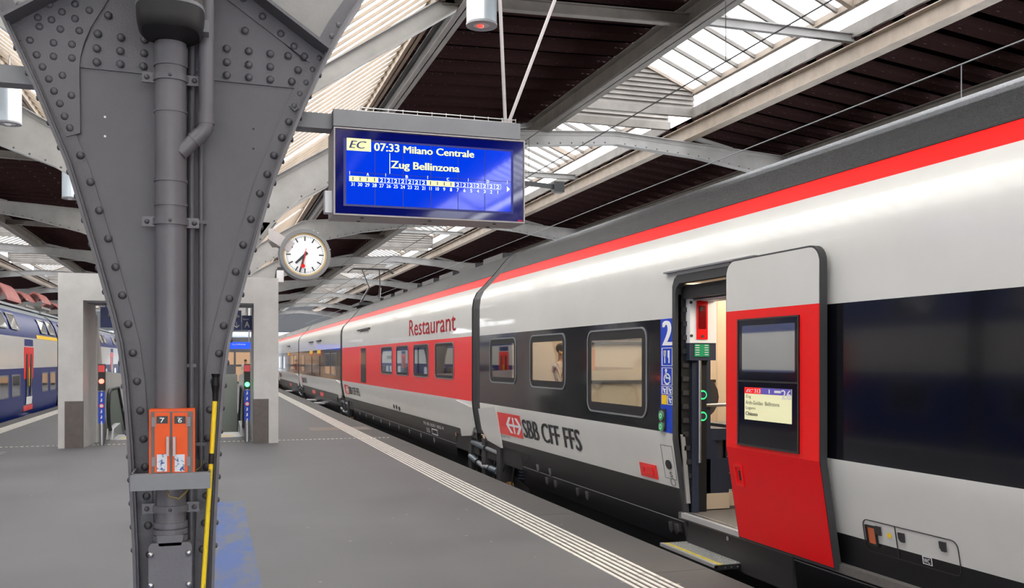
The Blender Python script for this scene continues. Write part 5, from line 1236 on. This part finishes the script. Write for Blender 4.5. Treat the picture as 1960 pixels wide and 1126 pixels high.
# ---------- person inside ----------
def person(label, base, pose, shirt='shirt', scale=1.0, trousers='cloth1', rot=0, arms='down', lan=False):
    r = thing('person', label, 'person', base)
    J = {'pel': (0, 0, .95), 'sp': (0, 0, 1.15), 'ch': (0, .02, 1.38), 'nk': (0, .02, 1.50), 'hd': (0, .0, 1.60), 'ht': (0, 0, 1.74)}
    E = [('pel', 'sp'), ('sp', 'ch'), ('ch', 'nk'), ('nk', 'hd'), ('hd', 'ht')]; R = {'pel': .15, 'sp': .13, 'ch': .15, 'nk': .055, 'hd': .085, 'ht': .075}
    for sg, n_ in ((-1, 'l'), (1, 'r')):
        J['sh'+n_] = (sg*.18, .02, 1.42); J['hp'+n_] = (sg*.09, 0, .9); J['kn'+n_] = (sg*.10, -.02+(.12*sg if pose == 'walk' else 0), .5); J['an'+n_] = (sg*.10, .05+(.2*sg if pose == 'walk' else 0), .09); J['to'+n_] = (sg*.11, -.12+(.2*sg if pose == 'walk' else 0), .05)
        if arms == 'work': J['el'+n_] = (sg*.24, -.06, 1.16); J['wr'+n_] = (sg*.10, -.30, 1.22)
        else: J['el'+n_] = (sg*.24, .05, 1.14); J['wr'+n_] = (sg*.25, -.05, .90)
        E += [('ch', 'sh'+n_), ('sh'+n_, 'el'+n_), ('el'+n_, 'wr'+n_), ('pel', 'hp'+n_), ('hp'+n_, 'kn'+n_), ('kn'+n_, 'an'+n_), ('an'+n_, 'to'+n_)]
        R.update({'sh'+n_: .07, 'el'+n_: .048, 'wr'+n_: .03, 'hp'+n_: .10, 'kn'+n_: .06, 'an'+n_: .04, 'to'+n_: .04})
        wx, wy, wz = J['wr'+n_]; dirv = Vector((-sg*.3 if arms == 'work' else 0, -1 if arms == 'work' else -.2, 0 if arms == 'work' else -1)).normalized()
        J['pm'+n_] = tuple(Vector((wx, wy, wz))+dirv*.07); R['pm'+n_] = .034; E.append(('wr'+n_, 'pm'+n_))
        sidev = Vector((1, 0, 0)) if arms == 'work' else Vector((0, 1, 0))
        for f in range(4):
            b0 = Vector(J['pm'+n_])+sidev*(f-1.5)*.019+dirv*.015; ln = (.062, .072, .068, .052)[f]
            J['f%d%s' % (f, n_)] = tuple(b0+dirv*ln*.5+Vector((0, 0, -.006))); J['g%d%s' % (f, n_)] = tuple(b0+dirv*ln*.9+Vector((0, 0, -.02)))
            R['f%d%s' % (f, n_)] = .009; R['g%d%s' % (f, n_)] = .008; E += [('pm'+n_, 'f%d%s' % (f, n_)), ('f%d%s' % (f, n_), 'g%d%s' % (f, n_))]
        th = Vector((wx, wy, wz))+dirv*.035+sidev*(.045*(-1)); J['th'+n_] = tuple(th+dirv*.025); R['th'+n_] = .010; E.append(('wr'+n_, 'th'+n_))
    names = list(J); me = bpy.data.meshes.new('body'); me.from_pydata([Vector(J[n])*scale for n in names], [(names.index(a), names.index(b)) for a, b in E], [])
    o = obj('body', me, r)
    md = o.modifiers.new('skin', 'SKIN'); md.use_smooth_shade = True
    for i, n in enumerate(names): me.skin_vertices[0].data[i].radius = (R[n]*scale, R[n]*scale*(.72 if n in ('pel', 'sp', 'ch') else 1)); me.skin_vertices[0].data[i].use_root = (n == 'pel')
    sb_ = o.modifiers.new('sub', 'SUBSURF'); sb_.levels = 2; sb_.render_levels = 2
    bpy.context.view_layer.update()
    m2 = bpy.data.meshes.new_from_object(o.evaluated_get(bpy.context.evaluated_depsgraph_get())); o.modifiers.clear(); o.data = m2; m2.name = 'body'
    for mm in ('skin', shirt, trousers): m2.materials.append(M[mm])
    for p in m2.polygons:
        z = p.center.z/scale; hand = any((Vector(J['wr'+n_])*scale-p.center).length < .12*scale and ((p.center-Vector(J['wr'+n_])*scale).dot(Vector(J['pm'+n_])-Vector(J['wr'+n_])) > 0) for n_ in 'lr')
        p.material_index = 0 if (z > 1.49 or hand) else (1 if z > .92 or (abs(p.center.x/scale) > .17 and z > .85) else 2); p.use_smooth = True
    hr_ = MB(); b0 = Vector(base)
    hr_.sphere((b0.x, b0.y+.02*scale, b0.z+1.70*scale), .105*scale, 14, 8, (.85, 1, .85)); hr_.build('hair', 'hair', r)
    fc = MB(); fc.sphere((b0.x, b0.y-.098*scale, b0.z+1.625*scale), .016*scale, 8, 5, (.8, 1.1, 1.3)); fc.build('nose', 'skin', r)
    ey = MB()
    for sg in (-1, 1): ey.sphere((b0.x+sg*.032*scale, b0.y-.088*scale, b0.z+1.655*scale), .010*scale, 8, 5)
    ey.build('eyes', 'black', r); mo = MB(); mo.sphere((b0.x, b0.y-.088*scale, b0.z+1.585*scale), .016*scale, 8, 5, (1.3, .5, .35)); mo.build('mouth', 'redtxt', r)
    ea = MB()
    for sg in (-1, 1): ea.sphere((b0.x+sg*.088*scale, b0.y+.01, b0.z+1.64*scale), .022*scale, 8, 5, (.4, .7, 1.3))
    ea.build('ears', 'skin', r)
    if lan:
        l_ = MB()
        for sg in (-1, 1): l_.tube([(b0.x+sg*.07, b0.y+.0, b0.z+1.52), (b0.x+sg*.075, b0.y-.11, b0.z+1.44), (b0.x+sg*.02, b0.y-.14, b0.z+1.2)], .013, 6)
        l_.build('lanyard', 'lanyard', r)
    r.rotation_euler = (0, 0, rot)
    return r
person('person in a striped shirt with a yellow lanyard, arms bent, behind the second carriage window', (4.98, 13.1, .34), 'stand', arms='work', lan=True, rot=.7, scale=.93)
person('distant person in a dark coat standing before the lit shop', (2.05, 62, 0), 'walk')
person('distant person in a red coat walking before the lit shop', (2.75, 66, 0), 'walk', shirt='cloth2', rot=1.2)

# ---------- restaurant carriage ----------
c2 = thing('train_carriage', 'restaurant carriage with a wide red window band, second from the camera', 'train carriage', (TC, 23, 0))
R0, R1 = G1, Yx(655, TX)
rw = [(833, 869, 655, 727), (792, 821, 657, 724), (758.8, 782, 661, 720), (730, 751, 663, 717)]
RW = []
for pa, pb, pt, pbm in rw: y0 = Yx(pb, TX); y1 = Yx(pa, TX); RW.append((y0, y1, Zx(pbm, TX, y0), Zx(pt, TX, y0)))
zz0 = sum(w_[2] for w_ in RW)/4; zz1 = sum(w_[3] for w_ in RW)/4; RW = [(a, b, zz0, zz1) for a, b, _, _ in RW]
car_shell(R0, R1, c2, [(a+.05, b-.05, c+.05, d-.05) for a, b, c, d in RW], 'red', [(R0, 16.75, .42), (R1-1.7, R1, .42)])
for a, b, c, d in RW: window(T, a, b, c, d, c2, grey=True, glass='dglass', border=.07, r=.1)
end_fairing(R0, R0+.95, c2, False)
interior(c2, R0+.4, R1-.4)
for i in range(6):
    y = 17.5+i*1.9; MB().box(TX+.35, TX+1.1, y, y+.6, 1.02, 1.06).build('dining_table', 'wtext', c2); MB().box(TX+.3, TX+.9, y+.75, y+.85, .35, 1.5).build('seat_back', 'cloth2', c2)
letters(c2, 'Restaurant', lambda a, b: T.p(a, b, .006), Yx(783.5, TX), Yx(872.5, TX), 2.27, 2.62, 'redlet')
# closed service door with its own narrow window
dy0, dy1 = Yx(705, TX), Yx(690, TX)
dd = MB().ring([(dy0, .3), (dy1, .3), (dy1, 2.58), (dy0, 2.58)], [(dy0+.02, .32), (dy1-.02, .32), (dy1-.02, 2.56), (dy0+.02, 2.56)], T.fn(.001), 0, .003).build('service_door', 'darkgr', c2)
wd0, wd1 = Yx(700.5, TX), Yx(691, TX)
MB().prism([(wd0, 1.1), (wd1, 1.1), (wd1, 2.08), (wd0, 2.08)], T.fn(.001), 0, .006).build('door_window', 'band', dd)
MB().prism([(dy0-.3, 2.60), (dy1+.5, 2.60), (dy1+.5, 2.64), (dy0-.3, 2.64)], T.fn(.0), 0, .04).build('rain_gutter', 'darkgr', dd)
logo(c2, R1-.4, R1-1.35, .64, .94, R1-1.4, R1-3.6, .66, .90, False)
for i in range(9): latch(c2, R0+3.4+i*1.25, .12)
small_text(c2, '93 85 0501 002-9', 19.4, 17.6, .40, .46, 'wtext'); small_text(c2, '55', 19.2, 18.9, .25, .34, 'wtext')
m_ = MB(); m_.ring([(18.2, .24), (18.7, .24), (18.7, .36), (18.2, .36)], [(18.22, .26), (18.68, .26), (18.68, .34), (18.22, .34)], T.fn(.003), 0, .002); m_.build('data_frame', 'wtext', c2)
for y, z in ((Yx(753, 4.2), .62), (Yx(758, 4.2), .62), (Yx(763, 4.2), .6)): MB().prism(ellipse(y, z, .07, .05, 10), T.fn(.002), 0, .01).build('filler_cap', 'black', c2)
# ---------- farther carriages ----------
def far_car(y0, y1, lab, doors):
    r = thing('train_carriage', lab, 'train carriage', (TC, (y0+y1)/2, 0))
    car_shell(y0, y1, r, [], 'band', [(y0, y0+1.7, .42), (y1-1.7, y1, .42)])
    y = y0+1.0
    while y < y1-2.2:
        if all(abs(y+.75-d) > 1.9 for d in doors):
            f = MB().ring(rrect(y, y+1.5, 1.2, 2.0, .1), rrect(y+.03, y+1.47, 1.23, 1.97, .09), T.fn(.001), 0, .006).build('window', 'grey', r); MB().prism(rrect(y+.03, y+1.47, 1.23, 1.97, .09), T.fn(.0), 0, .004).build('pane', mirror_dark, f)
        y += 1.95
    for d in doors:
        m_ = MB().prism([(d-.65, .28), (d+.65, .28), (d+.65, 2.143), (d-.65, 2.143)], T.fn(.002), 0, .012).build('door', 'red', r)
        MB().prism([(d-.65, 2.0), (d+.65, 2.0), (d+.65, 2.143), (d-.65, 2.143)], T.fn(.014), 0, .003).build('yellow_band', 'yellow2', m_)
        MB().prism([(d-.2, 1.12), (d+.2, 1.12), (d+.2, 1.9), (d-.2, 1.9)], T.fn(.014), 0, .004).build('door_window', 'band', m_)
        MB().prism([(d-.8, 2.5), (d+.8, 2.5), (d+.8, 2.54), (d-.8, 2.54)], T.fn(0), 0, .05).build('rain_gutter', 'darkgr', m_)
        MB().box(3.98, 4.35, d-.55, d+.55, -.02, .02).build('step', 'alu', m_)
    logo(r, y1-.4, y1-1.35, .64, .94, y1-1.4, y1-3.6, .66, .90, False)
    end_fairing(y0, y0+.95, r, False); end_fairing(y1-.95, y1, r, True)
mirror_dark = mat('dark_pane', srgb(30, 34, 40), .05, coat=1)
E2 = Yx(572.5, TX); E3 = Yx(546, TX)
far_car(R1+.45, E2, 'third train carriage from the camera, red doors topped with yellow bands', [Yx(611, TX), Yx(596, TX)])
far_car(E2+.45, E2+16, 'fourth train carriage from the camera, one red door in its black band', [E2+6.5])
far_car(E2+16.45, E2+32, 'farthest carriage of the red and white train, almost at the vanishing point', [E2+22])
gangway(G0-.03, G1+.03, 'black rubber gangway between the nearest carriage and the restaurant carriage')
gangway(R1, R1+.45, 'black rubber gangway behind the restaurant carriage'); gangway(E2, E2+.45, 'third black gangway, behind the carriage with two red doors'); gangway(E2+16, E2+16.45, 'farthest black gangway of the red and white train')
bogie(14.85, 'bogie with blue-grey dampers under the joint before the restaurant carriage'); bogie(R1+.2, 'bogie at the far end of the restaurant carriage'); bogie(E2+.2, 'farthest visible bogie, behind the two red doors')
# roof equipment and pantograph
for i in range(8):
    y = R0+1.5+i*1.9; b = MB().box(TX+1.0, TX+1.9, y, y+1.3, 3.62, 3.74).build('roof_box', 'roofdk', c2)
pyy = Yx(712, TC); pg = thing('pantograph', 'grey pantograph on the roof at the far end of the restaurant carriage', 'pantograph', (TC, pyy, 3.66))
MB().box(TC-.6, TC+.6, pyy-.9, pyy+.9, 3.70, 3.80).build('base_frame', 'darkgr', pg)
for x in (-.4, .4):
    for y in (-.6, .6): MB().tube([(TC+x, pyy+y, 3.62), (TC+x, pyy+y, 3.72)], .07, 10).build('insulator', 'darkgr', pg)
    MB().tube([(TC+x*.9, pyy+.7, 3.8), (TC+x*.5, pyy-.6, 4.35)], .035, 8).build('lower_arm', 'steel', pg)
    MB().tube([(TC+x*.5, pyy-.6, 4.35), (TC+x*.8, pyy+.3, 5.08)], .022, 8).build('upper_arm', 'darkgr', pg)
for y in (.2, .42): MB().tube([(TC-.85, pyy+y, 4.95), (TC-.65, pyy+y, 5.1), (TC+.65, pyy+y, 5.1), (TC+.85, pyy+y, 4.95)], .02, 8).build('contact_strip', 'darkgr', pg)

# ---------- blue double-deck train on the left ----------
LXP = [(-.3, .10), (.2, .02), (.5, 0), (2.47, 0), (2.60, .02), (3.0, .14), (3.28, .30), (3.42, .48), (3.52, .72), (3.6, 1.4)]
LS = Side(-5.72, -1, LXP); LC = -7.12
def blue_car(y0, y1, lab, doors, yellow=False):
    r = thing('double_deck_carriage', lab, 'train carriage', (LC, (y0+y1)/2, 0))
    side_panel(LS, y0, y1, -.3, 1.48, [], 'lower_side', 'blue', r); side_panel(LS, y0, y1, 1.48, 2.47, [], 'middle_side', 'white', r)
    side_panel(LS, y0, y1, 2.47, 3.30, [], 'upper_side', 'blue', r); side_panel(LS, y0, y1, 3.30, 3.6, [], 'roof_edge', 'ltgrey', r)
    far_shell(LS, y0, y1, LC, r, 'blue'); end_cap(LS, y0, LC, r, 'black'); end_cap(LS, y1-.03, LC, r, 'black')
    MB().box(LC-.75, LC+.75, y0, y1, 3.55, 3.62).build('roof_top', 'ltgrey', r)
    MB().box(LC-1.2, LC+1.2, y0+.5, y1-.5, -.7, -.2).build('underframe', 'black', r)
    y = y0+1.0
    while y < y1-1.6:
        if all(abs(y+.6-d) > 1.55 for d in doors):
            for za, zb, nm in ((.62, 1.30, 'lower_window'), (2.68, 3.20, 'upper_window')):
                f = MB().ring(rrect(y, y+1.25, za, zb, .06, 3), rrect(y+.05, y+1.20, za+.05, zb-.05, .05, 3), LS.fn(.002 if za < 2 else .035), 0, .01).build(nm, 'grey', r)
                MB().prism(rrect(y+.05, y+1.20, za+.05, zb-.05, .05, 3), LS.fn(.0 if za < 2 else .033), 0, .006).build('pane', mirror_dark, f)
        y += 1.75
    for d in doors:
        for sg in (-1, 1):
            q = MB().prism([(d+sg*.41-.40, .1), (d+sg*.41+.40, .1), (d+sg*.41+.40, 2.16), (d+sg*.41-.40, 2.16)], LS.fn(.003), 0, .015).build('door', 'red', r)
            MB().prism(rrect(d+sg*.36-.13, d+sg*.36+.13, .55, 1.95, .1), LS.fn(.018), 0, .005).build('door_window', 'band', q)
        MB().prism([(d-.09, .9), (d+.02, .9), (d+.02, 1.5), (d-.09, 1.5)], LS.fn(.02), 0, .004).build('yellow_sticker', 'yellow2', r)
        MB().prism([(d-.5, .3), (d+.5, .3), (d+.5, .55), (d-.5, .55)], LS.fn(.02), 0, .003).build('door_notice', 'wtext', r)
        MB().prism([(d-.75, 2.2), (d+.75, 2.2), (d+.75, 2.42), (d-.75, 2.42)], LS.fn(.003), 0, .004).build('blue_header', 'blue', r)
        MB().box(-5.75, -5.5, d-.6, d+.6, -.12, -.05).build('step', 'grey', r)
    if yellow: MB().prism([(y1-4.5, 2.47), (y1, 2.47), (y1, 2.60), (y1-4.5, 2.60)], LS.fn(.003), 0, .004).build('yellow_class_line', 'yellow2', r)
    letters(r, 'SBB CFF FFS', lambda a, c: LS.p(a, c, .006), (y0+y1)/2-2.6, (y0+y1)/2-.3, 1.8, 2.08, 'btext', .03)
    MB().prism([((y0+y1)/2-3.6, 1.76), ((y0+y1)/2-2.75, 1.76), ((y0+y1)/2-2.75, 2.12), ((y0+y1)/2-3.6, 2.12)], LS.fn(.003), 0, .004).build('logo_field', 'red', r)
dY = Yx(55, -5.72)
blue_car(dY+6-25.5, dY+6, 'blue and white double-deck carriage at the left edge, red doors, nearest one', [dY+6-21, dY], True)
blue_car(dY-45.5, dY-19.9, 'blue and white double-deck carriage behind the camera position', [dY-40, dY-25])
blue_car(dY+6.4, dY+31.4, 'second blue and white double-deck carriage, seen through the portal', [dY+11, dY+27])
blue_car(dY+31.8, dY+57, 'third blue and white double-deck carriage, far away', [dY+37, dY+52])
# red sheet canopy beyond the blue train
for px0, px1, py0, py1, Y in ((-30, 14, 538, 575, 36), (18, 50, 557, 574, 44), (52, 80, 559, 578, 46), (80, 112, 578, 590, 52)):
    X0_ = XY(px0, Y); X1_ = XY(px1, Y); z1 = Zx(py0, X1_, Y); z0 = Zx(py1, X1_, Y)
    aw = thing('red_sheet_canopy', 'weathered red curved sheet over the roof of the blue train, %s' % {36: 'at the left edge', 44: 'second from the left edge', 46: 'third from the left edge', 52: 'next to the concrete portal'}[Y], 'canopy', (X0_, Y, z0))
    pts = [(X0_+(X1_-X0_)*t, z0+(z1-z0)*math.sin(math.pi*(.15+.8*t))) for t in [i/6 for i in range(7)]]
    MB().prism(pts+[(a, b-.08) for a, b in reversed(pts)], PXZ(Y), 0, 2.5).build('sheet', 'awning', aw); MB().prism([(X0_, z0-.3), (X1_, z0-.3), (X1_, z0-.2), (X0_, z0-.2)], PXZ(Y), 0, 2.4).build('edge_rail', 'girder2', aw)
    for xx in (X0_+.1, X1_-.1): MB().box(xx-.06, xx+.06, Y+2.2, Y+2.32, -.92, z0-.2).build('post', 'girder2', aw)

# ================= WIRES =================
def wire(lab, pts, r=.008, m_='darkgr'):
    t = thing('overhead_wire', lab, 'wire', tuple(pts[0])); MB().tube(pts, r, 6).build('wire', m_, t); return t
w1 = wire('overhead contact wire above the red and white train, lower one near the lantern', [(5.6, -6, 5.18), (5.6, pyy, 5.13), (5.6, 100, 5.13)], .009)
w2 = wire('upper catenary wire above the red and white train', [(5.6, -6, 5.75)]+[(5.6, y, 5.85+.0012*(y-20)**2*.4) for y in range(0, 41, 8)]+[(5.6, 60, 5.8), (5.6, 100, 5.8)], .009)
for y in (9.5, 16.5, 24): 
    MB().tube([(5.6, y, 5.17), (5.6, y, 5.85)], .006, 5).build('dropper', 'darkgr', w1)
w3 = wire('pale wire running low above the train roof at the right', [(9.3, -4, 5.6), (9.3, 20, 5.6), (9.3, 40, 5.55), (9.3, 100, 5.5)], .009, 'grey')
yw = Yx(1840, 9.3); MB().tube([(9.3, yw, 5.6), (9.3, yw, 4.9)], .007, 5).build('dropper', 'grey', w3)
w4 = wire('thin wire over the blue train at the left', [(-7.1, 0, 5.1), (-7.1, 100, 5.1)], .009)
mb = thing('catenary_mast', 'slim grey mast standing far away beside the train, under the roof', 'mast', (3.4, 70, 0)); MB().tube([(3.4, 70, 0), (3.4, 70, 5.8)], .06, 8).build('mast', 'steel', mb)
# ================= FAR END OF THE STATION =================
fb = thing('shop_front', 'distant lit shop front with warm windows beyond the escalators', 'shop', (2, 72, 0))
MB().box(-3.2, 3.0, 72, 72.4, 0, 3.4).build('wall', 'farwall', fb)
for i in range(5):
    for zz in ((.15, 1.25), (1.4, 2.3)):
        MB().box(-2.9+i*1.15, -1.9+i*1.15, 71.96, 72, zz[0], zz[1]).build('window', 'shoplit' if (i+int(zz[0])) % 3 else 'farwall', fb)
ds = thing('distant_display', 'distant bright blue information screen seen right of the column', 'sign', (2, 60, 3)); x0, x1 = XY(444, 58), XY(480, 58)
MB().box(x0-.5, x1, 58, 58.3, Zx(668, x1, 58), Zx(655, x1, 58)).build('screen', 'farblue', ds)
m_ = MB(); zz = Zx(660, x1, 58); text(m_, 'Zug Bellinzona', lambda a, b: (a, 57.98, b), x0, x1-.3, zz-.05, zz+.06, .02); m_.build('text', 'wtext', ds)
for x in (x0, x1-.1): MB().tube([(x, 58.15, Zx(655, x1, 58)), (x, 58.15, 5.3+(x-.3)*.75)], .03, 6).build('hanger', 'steel', ds)
end = thing('office_building', 'pale building standing at the far open end of the hall', 'building', (0, 135, 0))
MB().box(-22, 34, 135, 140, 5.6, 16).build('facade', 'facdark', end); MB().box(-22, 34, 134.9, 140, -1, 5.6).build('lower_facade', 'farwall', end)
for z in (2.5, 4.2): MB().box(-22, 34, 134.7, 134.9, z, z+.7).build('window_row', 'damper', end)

# floodlight arm seen right of the departure board
fy = FY0+FSP*1.45; fxl = XY(1003, fy); fz = Zx(352, fxl, fy); fxr = XY(1072, fy)
fl = thing('floodlight', 'dark floodlight on a short arm seen just right of the departure board', 'floodlight', (fxr, fy, fz))
MB().bar((fxl, fy, fz+.02), (fxr, fy, fz-.05), .12, .14).build('arm', 'black', fl); MB().bev(fxr-.25, fxr+.1, fy-.15, fy+.15, fz-.22, fz+.12).build('lamp_head', 'black', fl)
MB().bar((fxl, fy, fz+.02), (PL, fy, 7.45), .08, .1).build('wall_arm', 'black', fl)
